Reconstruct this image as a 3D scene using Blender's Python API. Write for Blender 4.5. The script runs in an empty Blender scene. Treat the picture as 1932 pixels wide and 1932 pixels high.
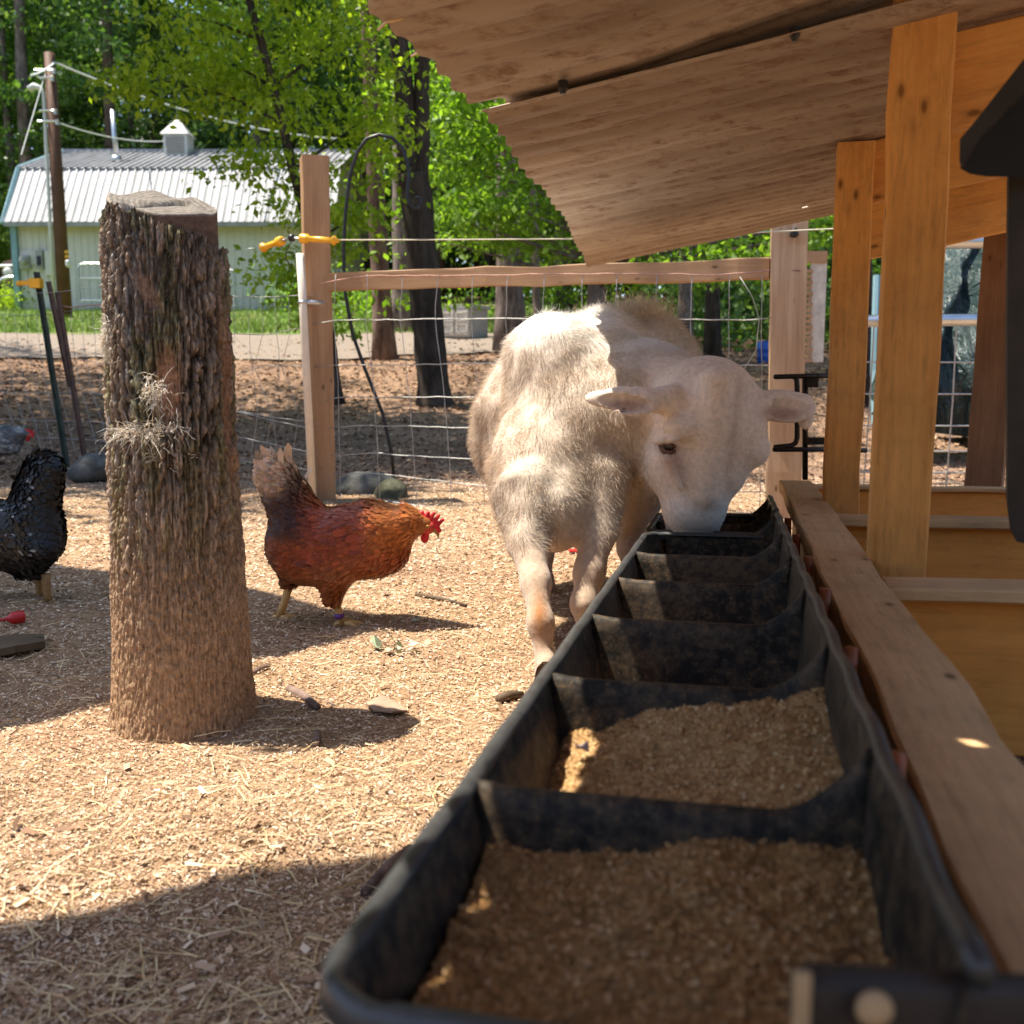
import bpy, math, random
import numpy as np
from mathutils import Vector, Matrix
random.seed(7); R = np.random.default_rng(7)
SC = bpy.context.scene; COL = SC.collection
# ---------------------------------------------------------------- camera
PITCH = math.radians(7.5); FPX = 1932.0; CX = 966.0; CH = 0.60
cp, sp = math.cos(PITCH), math.sin(PITCH)
cam = bpy.data.cameras.new('camera'); camo = bpy.data.objects.new('camera', cam); COL.objects.link(camo)
camo.location = (0, 0, CH); camo.rotation_euler = (math.pi/2 - PITCH, 0, 0)
cam.lens = 36; cam.sensor_width = 36; cam.clip_start = 0.02; cam.clip_end = 500
cam.dof.use_dof = True; cam.dof.focus_distance = 2.15; cam.dof.aperture_fstop = 6.6
SC.camera = camo
# ---------------------------------------------------------------- world, sun
SUN = Vector((-0.362, 0.066, 0.93)).normalized()      # towards the sun
w = bpy.data.worlds.new('World'); SC.world = w; w.use_nodes = True
nt = w.node_tree; bg = nt.nodes['Background']
sky = nt.nodes.new('ShaderNodeTexSky'); sky.sky_type = 'NISHITA'; sky.sun_disc = False
sky.sun_elevation = math.asin(SUN.z); sky.sun_rotation = math.atan2(SUN.x, SUN.y)
nt.links.new(sky.outputs[0], bg.inputs[0]); bg.inputs[1].default_value = 0.105
sl = bpy.data.lights.new('sun', 'SUN'); sl.energy = 3.9; sl.angle = math.radians(0.5); sl.color = (1, 0.93, 0.80)
so = bpy.data.objects.new('sun', sl); COL.objects.link(so)
so.rotation_euler = SUN.to_track_quat('Z', 'Y').to_euler(); so.location = (-4, 1, 10)
SC.view_settings.view_transform = 'Standard'; SC.view_settings.look = 'None'
SC.view_settings.exposure = 1.47; SC.view_settings.gamma = 1
SC.cycles.max_bounces = 8; SC.cycles.diffuse_bounces = 5; SC.cycles.transparent_max_bounces = 8
SC.cycles.caustics_reflective = False; SC.cycles.caustics_refractive = False
SC.cycles.sample_clamp_indirect = 6
# ---------------------------------------------------------------- pixel helpers (1932 px frame)
def ray(x, y):
    a = (x-CX)/FPX; b = (CX-y)/FPX
    return np.array([a, cp + b*sp, -sp + b*cp])
def P(x, y, Y):
    d = ray(x, y); return np.array([0, 0, CH]) + d*(Y/d[1])
def gz(X, Y):
    X = np.asarray(X, float); Y = np.asarray(Y, float)
    t = np.clip(Y-6.0, 0, None)
    return np.where(t < 3, 0.11*t*t/6, 0.11*(t-1.5))*np.clip(1-(Y-34)*0.004, .6, 1)
def G(x, y, z=0.0):
    d = ray(x, y); return np.array([0, 0, CH]) + d*((z-CH)/d[2])
def GT(x, y):                                  # on the terrain
    d = ray(x, y); o = np.array([0, 0, CH])
    for k in np.arange(0.5, 80, 0.02):
        q = o + d*k
        if q[2] <= gz(q[0], q[1]): return q
    return o + d*60
def VP(*a): return Vector([float(v) for v in P(*a)])
# ---------------------------------------------------------------- object helpers
def link(o, parent=None):
    COL.objects.link(o)
    if parent is not None: o.parent = parent
    return o
def tag(o, label=None, cat=None, group=None, kind=None):
    if label: o['label'] = label
    if cat: o['category'] = cat
    if group: o['group'] = group
    if kind: o['kind'] = kind
    return o
def empty(name, loc=(0, 0, 0), rz=0, **k):
    o = bpy.data.objects.new(name, None); COL.objects.link(o); o.location = [float(v) for v in loc]; o.rotation_euler = (0, 0, rz)
    o.empty_display_size = 0.05
    return tag(o, **k)
def mk(name, V, F, mat, parent=None, smooth=False, col=None, world=True):
    """V in world coordinates unless world=False; one mesh object"""
    V = np.asarray(V, dtype=np.float32).reshape(-1, 3)
    if parent is not None and world:
        m = parent.matrix_basis.inverted()
        pp = parent.parent
        if pp is not None: m = (pp.matrix_basis @ parent.matrix_basis).inverted()
        A = np.array(m); V = V @ A[:3, :3].T.astype(np.float32) + A[:3, 3].astype(np.float32)
    me = bpy.data.meshes.new(name)
    if isinstance(F, np.ndarray):
        n, k = F.shape
        me.vertices.add(len(V)); me.vertices.foreach_set('co', V.ravel())
        me.loops.add(n*k); me.loops.foreach_set('vertex_index', F.astype(np.int32).ravel())
        me.polygons.add(n); me.polygons.foreach_set('loop_start', np.arange(0, n*k, k, dtype=np.int32))
        me.update(calc_edges=True)
    else:
        me.from_pydata([tuple(map(float, v)) for v in V], [], [tuple(int(i) for i in f) for f in F])
    if smooth: me.polygons.foreach_set('use_smooth', [True]*len(me.polygons))
    if col is not None:
        ca = me.color_attributes.new('Col', 'FLOAT_COLOR', 'POINT')
        c = np.ones((len(V), 4), np.float32); c[:, :3] = np.asarray(col, np.float32)
        ca.data.foreach_set('color', c.ravel())
    me.materials.append(mat); me.update()
    return link(bpy.data.objects.new(name, me), parent)
class MB:
    def __init__(s): s.V = []; s.F = []
    def add(s, V, F):
        b = len(s.V); s.V += [tuple(map(float, v)) for v in V]; s.F += [tuple(int(i)+b for i in f) for f in F]; return s
    def box(s, c, d, M=None):
        x, y, z = [v/2 for v in d]
        V = [(-x,-y,-z),(x,-y,-z),(x,y,-z),(-x,y,-z),(-x,-y,z),(x,-y,z),(x,y,z),(-x,y,z)]
        V = [Vector(v) for v in V]
        if M is not None: V = [M @ v for v in V]
        V = [v + Vector(c) for v in V]
        return s.add(V, [(0,3,2,1),(4,5,6,7),(0,1,5,4),(1,2,6,5),(2,3,7,6),(3,0,4,7)])
    def tube(s, pts, r, n=6, cap=True):
        pts = [np.array(p, float) for p in pts]; m = len(pts)
        rr = [r]*m if np.isscalar(r) else list(r)
        V = []; prev = None
        for i in range(m):
            t = pts[min(i+1, m-1)] - pts[max(i-1, 0)]; t = t/(np.linalg.norm(t)+1e-9)
            if prev is None:
                a = np.array([0, 0, 1.]) if abs(t[2]) < .9 else np.array([1., 0, 0])
                e1 = np.cross(t, a)
            else: e1 = prev - t*np.dot(prev, t)
            e1 /= np.linalg.norm(e1)+1e-9; prev = e1; e2 = np.cross(t, e1)
            for k in range(n):
                a = 2*math.pi*k/n; V.append(pts[i] + rr[i]*(math.cos(a)*e1 + math.sin(a)*e2))
        F = [(i*n+k, i*n+(k+1) % n, (i+1)*n+(k+1) % n, (i+1)*n+k) for i in range(m-1) for k in range(n)]
        if cap: F += [tuple(range(n-1, -1, -1)), tuple(range((m-1)*n, m*n))]
        return s.add(V, F)
    def lathe(s, c, prof, n=20, M=None):
        V = []
        for r, z in prof:
            for k in range(n):
                a = 2*math.pi*k/n; v = Vector((r*math.cos(a), r*math.sin(a), z))
                if M is not None: v = M @ v
                V.append(v + Vector(c))
        m = len(prof)
        F = [(i*n+k, i*n+(k+1) % n, (i+1)*n+(k+1) % n, (i+1)*n+k) for i in range(m-1) for k in range(n)]
        F += [tuple(range(n-1, -1, -1)), tuple(range((m-1)*n, m*n))]
        return s.add(V, F)
    def build(s, name, mat, parent=None, smooth=False): return mk(name, s.V, s.F, mat, parent, smooth)
def board(name, p0, p1, wdt, thk, mat, parent=None, up=(0, 0, 1), bevel=0.003, roll=0, wob=0.0015):
    """a plank from p0 to p1; local X along its length, Y = width, Z = thickness (up ~ the width side)"""
    p0 = Vector([float(v) for v in p0]); p1 = Vector([float(v) for v in p1])
    L = (p1-p0).length; x = (p1-p0).normalized(); upv = Vector(up)
    y = (upv - x*upv.dot(x)).normalized(); z = x.cross(y)
    if roll: q = Matrix.Rotation(roll, 3, x); y = q @ y; z = q @ z
    n = max(2, int(L/0.12)); V = []; b = bevel
    pr = [(-wdt/2+b, -thk/2), (wdt/2-b, -thk/2), (wdt/2, -thk/2+b), (wdt/2, thk/2-b), (wdt/2-b, thk/2), (-wdt/2+b, thk/2), (-wdt/2, thk/2-b), (-wdt/2, -thk/2+b)]
    rg = np.random.default_rng(int(abs(p0.x*1000)+abs(p1.z*977)) % 99991)
    for i in range(n+1):
        oy, oz = rg.normal(0, wob, 2)
        for a, c in pr: V.append((L*i/n, a+oy+rg.normal(0, wob*.4), c+oz))
    F = [(i*8+k, i*8+(k+1) % 8, (i+1)*8+(k+1) % 8, (i+1)*8+k) for i in range(n) for k in range(8)]
    F += [tuple(range(7, -1, -1)), tuple(range(n*8, n*8+8))]
    me = bpy.data.meshes.new(name); me.from_pydata(V, [], F); me.materials.append(mat)
    o = bpy.data.objects.new(name, me); COL.objects.link(o)
    M = Matrix((( x.x, y.x, z.x, p0.x), (x.y, y.y, z.y, p0.y), (x.z, y.z, z.z, p0.z), (0, 0, 0, 1)))
    if parent is not None:
        o.parent = parent; M = parent.matrix_basis.inverted() @ M
    o.matrix_basis = M
    return o
# value noise on numpy points
def _h(i, j, k, s):
    n = (i*73856093) ^ (j*19349663) ^ (k*83492791) ^ (s*2654435761)
    n = (n ^ (n >> 13))*1274126177; n = n ^ (n >> 16)
    return (n & 0xffff)/65535.0
def vn(p, s=0):
    p = np.asarray(p, float); f = np.floor(p).astype(np.int64); u = p-f; u = u*u*(3-2*u)
    r = 0
    for dx in (0, 1):
        for dy in (0, 1):
            for dz in (0, 1):
                wgt = (u[:, 0] if dx else 1-u[:, 0])*(u[:, 1] if dy else 1-u[:, 1])*(u[:, 2] if dz else 1-u[:, 2])
                r = r + wgt*_h(f[:, 0]+dx, f[:, 1]+dy, f[:, 2]+dz, s)
    return r
def fbm(p, s=0, o=4):
    p = np.asarray(p, float); r = 0; a = .5
    for i in range(o): r = r + a*vn(p*2**i, s+i); a *= .5
    return r
# signed distance bodies meshed with surface nets
class SDF:
    def __init__(s, lo, hi, h):
        s.h = h; s.lo = np.array(lo, float)
        n = np.ceil((np.array(hi)-s.lo)/h).astype(int)+1; s.n = n
        ax = [s.lo[i]+np.arange(n[i])*h for i in range(3)]
        s.X = np.stack(np.meshgrid(*ax, indexing='ij'), -1).astype(np.float32); s.f = np.full(n, 1.0, np.float32)
    def _sub(s, c, r):
        a = np.clip(np.floor((np.array(c)-r-s.lo)/s.h).astype(int), 0, s.n-1); b = np.clip(np.ceil((np.array(c)+r-s.lo)/s.h).astype(int)+1, 1, s.n)
        return tuple(slice(int(a[i]), int(b[i])) for i in range(3))
    def _min(s, sl, d, k):
        f = s.f[sl]; hh = np.clip(.5+.5*(f-d)/k, 0, 1); s.f[sl] = f*(1-hh)+d*hh - k*hh*(1-hh)
    def cap(s, p0, p1, r0, r1, k=.03):
        p0 = np.array(p0, float); p1 = np.array(p1, float); m = (p0+p1)/2; R_ = np.linalg.norm(p1-p0)/2+max(r0, r1)+k*2+.02
        sl = s._sub(m, R_); X = s.X[sl]; ba = p1-p0; t = np.clip(((X-p0)@ba)/(ba@ba+1e-9), 0, 1)
        d = np.linalg.norm(X-p0-t[..., None]*ba, axis=-1) - (r0+(r1-r0)*t); s._min(sl, d.astype(np.float32), k); return s
    def ell(s, c, r, k=.03, rot=None, cut=False):
        c = np.array(c, float); r = np.array(r, float); sl = s._sub(c, r.max()+k*2+.02); X = s.X[sl]-c
        if rot is not None: X = X @ np.array(rot)
        q = np.linalg.norm(X/r, axis=-1); q2 = np.linalg.norm(X/(r*r), axis=-1)+1e-6
        d = (q*(q-1)/q2).astype(np.float32)
        if cut:
            f = s.f[sl]; dd = -d; hh = np.clip(.5-.5*(f-dd)/k, 0, 1); s.f[sl] = f*(1-hh)+dd*hh + k*hh*(1-hh)
        else: s._min(sl, d, k)
        return s
    def mesh(s):
        f = s.f; n = s.n; S = f < 0
        c = [S[dx:n[0]-1+dx, dy:n[1]-1+dy, dz:n[2]-1+dz] for dx in (0, 1) for dy in (0, 1) for dz in (0, 1)]
        cnt = sum(x.astype(np.int8) for x in c); act = (cnt > 0) & (cnt < 8)
        I = np.argwhere(act); idx = -np.ones(act.shape, np.int64); idx[act] = np.arange(len(I))
        acc = np.zeros((len(I), 3)); num = np.zeros(len(I))
        cor = [(a, b, d) for a in (0, 1) for b in (0, 1) for d in (0, 1)]
        for a in cor:
            for ax in range(3):
                if a[ax]: continue
                b = list(a); b[ax] = 1
                fa = f[I[:, 0]+a[0], I[:, 1]+a[1], I[:, 2]+a[2]]; fb = f[I[:, 0]+b[0], I[:, 1]+b[1], I[:, 2]+b[2]]
                m = (fa < 0) != (fb < 0); t = np.where(m, fa/(fa-fb+1e-12), 0)
                q = np.tile(np.array(a, float), (len(I), 1)); q[:, ax] += t
                acc += q*m[:, None]; num += m
        V = s.lo+(I+acc/num[:, None])*s.h
        F = []
        for ax in range(3):
            o = [0, 0, 0]; o[ax] = 1
            A = S[tuple(slice(0, n[i]-o[i]) for i in range(3))]; B = S[tuple(slice(o[i], n[i]) for i in range(3))]
            E = np.argwhere(A != B); u, v = [(1, 2), (2, 0), (0, 1)][ax]
            E = E[(E[:, u] > 0) & (E[:, v] > 0) & (E[:, u] < n[u]-1) & (E[:, v] < n[v]-1)]
            ins = A[E[:, 0], E[:, 1], E[:, 2]]
            q = []
            for du, dv in ((1, 1), (0, 1), (0, 0), (1, 0)):
                e = E.copy(); e[:, u] -= du; e[:, v] -= dv; q.append(idx[e[:, 0], e[:, 1], e[:, 2]])
            q = np.stack(q, 1); q[~ins] = q[~ins][:, ::-1]; F.append(q)
        F = np.concatenate(F); F = F[(F >= 0).all(1)]
        return V, F
def vnormals(V, F):
    a, b, c = V[F[:, 0]], V[F[:, 1]], V[F[:, 2]]; fn = np.cross(b-a, c-a)
    N = np.zeros_like(V)
    for k in range(F.shape[1]): np.add.at(N, F[:, k], fn)
    return N/(np.linalg.norm(N, axis=1, keepdims=True)+1e-12)
def sample(V, F, n, rg, wgt=None):
    q = V[F]; ar = np.linalg.norm(np.cross(q[:, 2]-q[:, 0], q[:, 3]-q[:, 1]), axis=1)
    if wgt is not None: ar = ar*wgt[F].mean(1)
    i = rg.choice(len(F), n, p=ar/ar.sum()); u = rg.random((n, 1)); v = rg.random((n, 1)); q = q[i]
    p = q[:, 0]*(1-u)*(1-v)+q[:, 1]*u*(1-v)+q[:, 2]*u*v+q[:, 3]*(1-u)*v
    return p, i
def nrm(a): return a/(np.linalg.norm(a, axis=-1, keepdims=True)+1e-12)
def strands(p, d, L, wid, curl, rg, seg=3, g=0.0):
    """tapered hair ribbons: roots p, directions d, lengths L -> V, F (quads)"""
    n = len(p); side = nrm(np.cross(d, rg.normal(size=(n, 3)))); c1 = rg.normal(size=(n, 3))*curl; pts = []
    cur = p.copy(); dd = d.copy()
    for i in range(seg+1):
        wd = wid*(1-.75*i/seg); pts += [cur-side*wd/2, cur+side*wd/2]
        cur = cur+dd*(L/seg)[:, None]; dd = nrm(dd+c1*(1 if i % 2 else -.7)+np.array([0, 0, -g]))
    V = np.stack(pts, 1).reshape(-1, 3); k = 2*(seg+1); b = (np.arange(n)*k)[:, None]
    F = np.concatenate([b+np.array([2*i, 2*i+1, 2*i+3, 2*i+2]) for i in range(seg)])
    return V, F, k
def leafmesh(c, size, rg, droop=.5, ratio=.5, d=None):
    """rhombic leaf faces folded on the midrib"""
    n = len(c); s = size*(.6+.8*rg.random(n))[:, None]
    if d is None: d = rg.normal(size=(n, 3)); d[:, 2] -= droop
    d = nrm(d); up = rg.normal(size=(n, 3))*.55; up[:, 2] += 1.0
    sd = nrm(np.cross(d, up)); nn = np.cross(sd, d)
    a = c; b = c+d*s*.45+sd*s*ratio*.5+nn*s*.06; e = c+d*s; f = c+d*s*.45-sd*s*ratio*.5+nn*s*.06
    V = np.stack([a, b, e, f], 1).reshape(-1, 3); F = np.arange(4*n).reshape(n, 4)
    return V, F
# ---------------------------------------------------------------- materials
def newmat(name):
    m = bpy.data.materials.new(name); m.use_nodes = True; t = m.node_tree; return m, t, t.nodes['Principled BSDF']
def nd(t, typ, **k):
    n = t.nodes.new(typ)
    for a, v in k.items(): setattr(n, a, v)
    return n
def ramp(t, src, stops, interp='LINEAR'):
    r = nd(t, 'ShaderNodeValToRGB'); r.color_ramp.interpolation = interp; e = r.color_ramp.elements
    while len(e) < len(stops): e.new(.5)
    for i, (p, c) in enumerate(stops): e[i].position = p; e[i].color = (*c, 1) if len(c) == 3 else c
    t.links.new(src, r.inputs[0]); return r.outputs[0]
def noise(t, scale, detail=4, rough=.6, mp=(1, 1, 1), src='Object', dist=0, rot=(0, 0, 0)):
    tc = nd(t, 'ShaderNodeTexCoord'); m = nd(t, 'ShaderNodeMapping'); m.inputs['Scale'].default_value = mp; m.inputs['Rotation'].default_value = rot
    n = nd(t, 'ShaderNodeTexNoise'); n.inputs['Scale'].default_value = scale; n.inputs['Detail'].default_value = detail
    n.inputs['Roughness'].default_value = rough; n.inputs['Distortion'].default_value = dist
    t.links.new(tc.outputs[src], m.inputs[0]); t.links.new(m.outputs[0], n.inputs[0]); return n.outputs[0]
def bump(t, b, src, st=.3, dist=.01, prev=None):
    n = nd(t, 'ShaderNodeBump'); n.inputs['Strength'].default_value = st; n.inputs['Distance'].default_value = dist
    t.links.new(src, n.inputs['Height'])
    if prev is not None: t.links.new(prev, n.inputs['Normal'])
    t.links.new(n.outputs[0], b.inputs['Normal']); return n.outputs[0]
def mix(t, fac, a, b, mode='MIX'):
    m = nd(t, 'ShaderNodeMix', data_type='RGBA', blend_type=mode)
    for s_, i in ((fac, 0), (a, 6), (b, 7)):
        if hasattr(s_, 'links'): t.links.new(s_, m.inputs[i])
        elif i == 0: m.inputs[0].default_value = s_
        else: m.inputs[i].default_value = (*s_, 1)
    return m.outputs[2]
def simple(name, col, rough=.7, metal=0, var=.25, sc=20, bmp=.15, bd=.003, spec=.3):
    m, t, b = newmat(name); n = noise(t, sc, 5)
    c = ramp(t, n, [(.3, tuple(v*(1-var) for v in col)), (.7, tuple(min(1, v*(1+var)) for v in col))])
    t.links.new(c, b.inputs['Base Color']); b.inputs['Roughness'].default_value = rough; b.inputs['Metallic'].default_value = metal
    b.inputs['Specular IOR Level'].default_value = spec
    if bmp: bump(t, b, n, bmp, bd)
    return m
def wood(name, light, dark, knots=True, grain=1.0, rough=.65, dirt=None, dirt_amt=.5, bmp=.25):
    m, t, b = newmat(name)
    g1 = noise(t, 9*grain, 5, .6, (.22, 2.2, 2.2), dist=.6); g2 = noise(t, 60*grain, 3, .6, (.05, 2.4, 2.4)); g3 = noise(t, 3, 2, .5, (.5, 1, 1))
    mid = tuple((a+c)/2 for a, c in zip(light, dark))
    c = ramp(t, g1, [(.30, dark), (.46, mid), (.62, light)])
    c = mix(t, .35, c, ramp(t, g2, [(.35, dark), (.65, light)]))
    c = mix(t, .35, c, ramp(t, g3, [(.3, tuple(v*.75 for v in mid)), (.7, light)]))
    if knots:
        tc = nd(t, 'ShaderNodeTexCoord'); mp = nd(t, 'ShaderNodeMapping'); mp.inputs['Scale'].default_value = (1.0, 2.2, 2.2)
        v = nd(t, 'ShaderNodeTexVoronoi'); v.inputs['Scale'].default_value = 7.5
        t.links.new(tc.outputs['Object'], mp.inputs[0]); t.links.new(mp.outputs[0], v.inputs[0])
        k = ramp(t, v.outputs['Distance'], [(.0, (1, 1, 1)), (.06, (.85, .85, .85)), (.10, (.25, .25, .25)), (.17, (0, 0, 0))])
        c = mix(t, k, c, tuple(v_*.35 for v_ in dark))
    if dirt:
        dn = noise(t, 5, 6, .7); dn2 = noise(t, 90, 3, .7, (.15, 1, 1))
        f = ramp(t, dn, [(.42, (0, 0, 0)), (.68, (dirt_amt,)*3)]); f = mix(t, .5, f, ramp(t, dn2, [(.5, (0, 0, 0)), (.72, (dirt_amt,)*3)]))
        c = mix(t, f, c, dirt)
    t.links.new(c, b.inputs['Base Color']); b.inputs['Roughness'].default_value = rough; b.inputs['Specular IOR Level'].default_value = .25
    bump(t, b, g2, bmp, .002)
    return m
def leafmat(name, cols, trans=.45, rough=.5):
    m = bpy.data.materials.new(name); m.use_nodes = True; t = m.node_tree; t.nodes.clear()
    out = nd(t, 'ShaderNodeOutputMaterial'); g = nd(t, 'ShaderNodeNewGeometry')
    c = ramp(t, g.outputs['Random Per Island'], [(i/(len(cols)-1), k) for i, k in enumerate(cols)])
    b = nd(t, 'ShaderNodeBsdfPrincipled'); b.inputs['Roughness'].default_value = rough; b.inputs['Specular IOR Level'].default_value = .35
    tr = nd(t, 'ShaderNodeBsdfTranslucent'); ms = nd(t, 'ShaderNodeMixShader'); ms.inputs[0].default_value = trans
    cc = mix(t, 1.0, c, (1.5, 1.55, .6), 'MULTIPLY')
    t.links.new(c, b.inputs['Base Color']); t.links.new(cc, tr.inputs[0]); t.links.new(b.outputs[0], ms.inputs[1]); t.links.new(tr.outputs[0], ms.inputs[2])
    t.links.new(ms.outputs[0], out.inputs[0]); return m
def islandmat(name, cols, rough=.85, trans=0.0, spec=.15):
    m, t, b = newmat(name); g = nd(t, 'ShaderNodeNewGeometry')
    c = ramp(t, g.outputs['Random Per Island'], [(i/(len(cols)-1), k) for i, k in enumerate(cols)])
    t.links.new(c, b.inputs['Base Color']); b.inputs['Roughness'].default_value = rough; b.inputs['Specular IOR Level'].default_value = spec
    if trans:
        out = t.nodes['Material Output']; tr = nd(t, 'ShaderNodeBsdfTranslucent'); ms = nd(t, 'ShaderNodeMixShader'); ms.inputs[0].default_value = trans
        t.links.new(c, tr.inputs[0]); t.links.new(b.outputs[0], ms.inputs[1]); t.links.new(tr.outputs[0], ms.inputs[2]); t.links.new(ms.outputs[0], out.inputs[0])
    return m
def colmat(name, rough=.8, nsc=60, nv=.25, spec=.2, bmp=.2, mp=(1, 1, 1), trans=0.0, sheen=0.0, bd=.002):
    m, t, b = newmat(name); a = nd(t, 'ShaderNodeVertexColor', layer_name='Col'); n = noise(t, nsc, 4, .65, mp)
    f = ramp(t, n, [(.3, (1-nv,)*3), (.7, (1+nv*.4,)*3)]); c = mix(t, 1.0, a.outputs[0], f, 'MULTIPLY')
    t.links.new(c, b.inputs['Base Color']); b.inputs['Roughness'].default_value = rough; b.inputs['Specular IOR Level'].default_value = spec
    if sheen: b.inputs['Sheen Weight'].default_value = sheen
    if bmp: bump(t, b, n, bmp, bd)
    if trans:
        out = t.nodes['Material Output']; tr = nd(t, 'ShaderNodeBsdfTranslucent'); ms = nd(t, 'ShaderNodeMixShader'); ms.inputs[0].default_value = trans
        t.links.new(c, tr.inputs[0]); t.links.new(b.outputs[0], ms.inputs[1]); t.links.new(tr.outputs[0], ms.inputs[2]); t.links.new(ms.outputs[0], out.inputs[0])
    return m
M = {}
M['shed_wood'] = wood('orange_lumber', (.95, .50, .155), (.68, .28, .07), dirt=(.14, .07, .03), dirt_amt=.5)
M['rail_wood'] = wood('dusty_rail_lumber', (.74, .48, .25), (.48, .27, .12), dirt=(.14, .09, .055), dirt_amt=.55)
M['pine'] = wood('pine_plank', (.98, .46, .115), (.74, .27, .05), grain=.6, dirt=(.16, .08, .04), dirt_amt=.35)
M['fence_wood'] = wood('treated_fence_lumber', (.50, .31, .17), (.27, .135, .06), grain=.9, dirt=(.16, .11, .07), dirt_amt=.25)
M['pale_wood'] = wood('pale_fence_post', (.66, .47, .30), (.34, .18, .09), grain=1.0, bmp=.4)
M['old_wood'] = wood('old_board', (.17, .115, .07), (.07, .045, .028), dirt=(.05, .035, .02))
M['pole_wood'] = wood('dark_pole_wood', (.17, .085, .05), (.06, .03, .02), knots=False, grain=2)
def barkmat(name, a, b_, c_, sc=30, bd=.012):
    m, t, b = newmat(name); n = noise(t, sc, 6, .7, (1, 1, .18), dist=.8); n2 = noise(t, 3, 4, .6)
    c = ramp(t, n, [(.34, a), (.48, b_), (.62, c_)]); c = mix(t, .4, c, ramp(t, n2, [(.35, a), (.65, c_)]))
    t.links.new(c, b.inputs['Base Color']); b.inputs['Roughness'].default_value = .95; b.inputs['Specular IOR Level'].default_value = .1
    bump(t, b, n, .8, bd); return m
M['bark_dark'] = barkmat('dark_bark', (.02, .015, .012), (.05, .04, .032), (.10, .08, .065), 14, .02)
M['bark_grey'] = barkmat('grey_bark', (.06, .045, .04), (.17, .13, .115), (.32, .26, .23), 14, .02)
M['bark_brown'] = barkmat('brown_bark', (.05, .03, .024), (.15, .095, .075), (.27, .19, .155), 12, .02)
M['black_metal'] = simple('black_painted_steel', (.012, .012, .014), .4, 0, .3, 40, .1, spec=.5)
M['galv'] = simple('galvanised_steel', (.55, .57, .58), .35, .9, .15, 8, .05)
M['wire'] = simple('galvanised_wire', (.42, .41, .39), .5, .55, .2, 60, .0)
M['rust_wire'] = simple('rusty_wire', (.42, .24, .19), .7, .2, .3, 60, .0)
M['yellow'] = simple('yellow_plastic', (.85, .42, .02), .35, 0, .12, 15, .02, spec=.5)
M['pvc'] = simple('white_pvc', (.72, .62, .50), .45, 0, .1, 8, .03)
M['rope'] = simple('electric_rope', (.66, .60, .46), .9, 0, .35, 400, .3)
M['blue'] = simple('blue_plastic', (.02, .10, .48), .4, 0, .15, 8, .03, spec=.5)
M['red'] = simple('red_plastic', (.55, .02, .02), .4, 0, .15, 20, .03, spec=.5)
M['white_metal'] = simple('white_painted_metal', (.62, .64, .62), .5, 0, .08, 6, .03)
M['grey_metal'] = simple('grey_painted_metal', (.36, .37, .35), .5, 0, .08, 6, .03)
M['blue_trim'] = simple('weathered_blue_trim', (.22, .36, .40), .6, 0, .15, 4, .05)
M['stone'] = simple('grey_stone', (.10, .098, .088), .95, 0, .4, 12, .6, .02)
# ================================================================ SETTING
def yard_z(X, Y):
    p = np.stack([np.asarray(X)*3, np.asarray(Y)*3, np.zeros_like(X)], -1)
    return gz(X, Y) + (fbm(p, 11, 3)-.44)*.035*np.clip((np.abs(Y)+3)/3, 0, 2) + (fbm(p*8, 12, 2)-.37)*.012
def grid(xs, ys, zf):
    A, B = np.meshgrid(xs, ys, indexing='ij'); V = np.stack([A.ravel(), B.ravel(), zf(A.ravel(), B.ravel())], -1)
    n, m = len(xs), len(ys); i = np.arange(n-1)[:, None]*m+np.arange(m-1)[None]
    F = np.stack([i, i+m, i+m+1, i+1], -1).reshape(-1, 4); return V, F
def grad(vals):
    out = []
    for a, b, h in vals: out += list(np.arange(a, b, h))
    return np.array(out + [vals[-1][1]])
m, t, b = newmat('chips_and_dirt')
n1 = noise(t, 150, 4, .7, (1, 1, 1)); n2 = noise(t, 2.2, 4, .6); n3 = noise(t, 45, 4, .7); n4 = noise(t, 1.1, 3, .5)
cy = ramp(t, n1, [(.30, (.12, .07, .035)), (.45, (.33, .20, .105)), (.56, (.50, .33, .18)), (.70, (.68, .50, .31))])
cy = mix(t, .45, cy, ramp(t, n3, [(.3, (.26, .15, .09)), (.7, (.62, .43, .27))]))
cy = mix(t, .16, cy, (.05, .03, .02)); cy = mix(t, ramp(t, n2, [(.45, (0, 0, 0)), (.72, (.55, .55, .55))]), cy, (.30, .17, .11))
cw = ramp(t, n3, [(.3, (.08, .048, .034)), (.5, (.20, .125, .085)), (.7, (.42, .28, .19))])
cw = mix(t, .5, cw, ramp(t, n4, [(.35, (.16, .10, .07)), (.65, (.42, .27, .18))]))
tc = nd(t, 'ShaderNodeTexCoord'); sx = nd(t, 'ShaderNodeSeparateXYZ'); t.links.new(tc.outputs['Object'], sx.inputs[0])
ad = nd(t, 'ShaderNodeMath', operation='ADD'); t.links.new(sx.outputs[1], ad.inputs[0]); t.links.new(n4, ad.inputs[1])
c = mix(t, ramp(t, mix(t, 1.0, ad.outputs[0], (.1, .1, .1), 'MULTIPLY'), [(.56, (0, 0, 0)), (.62, (1, 1, 1))]), cy, cw)
t.links.new(c, b.inputs['Base Color']); b.inputs['Roughness'].default_value = .95; b.inputs['Specular IOR Level'].default_value = .1
nb = bump(t, b, n1, .7, .006); bump(t, b, n3, .6, .02, nb)
M['ground'] = m
xs = grad([(-70, -12, 2), (-12, -4, .2), (-4, 3, .045), (3, 12, .25), (12, 70, 2)]); ys = grad([(-8, -.5, .3), (-.5, 6.5, .045), (6.5, 20, .2), (20, 90, 1.5)])
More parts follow.
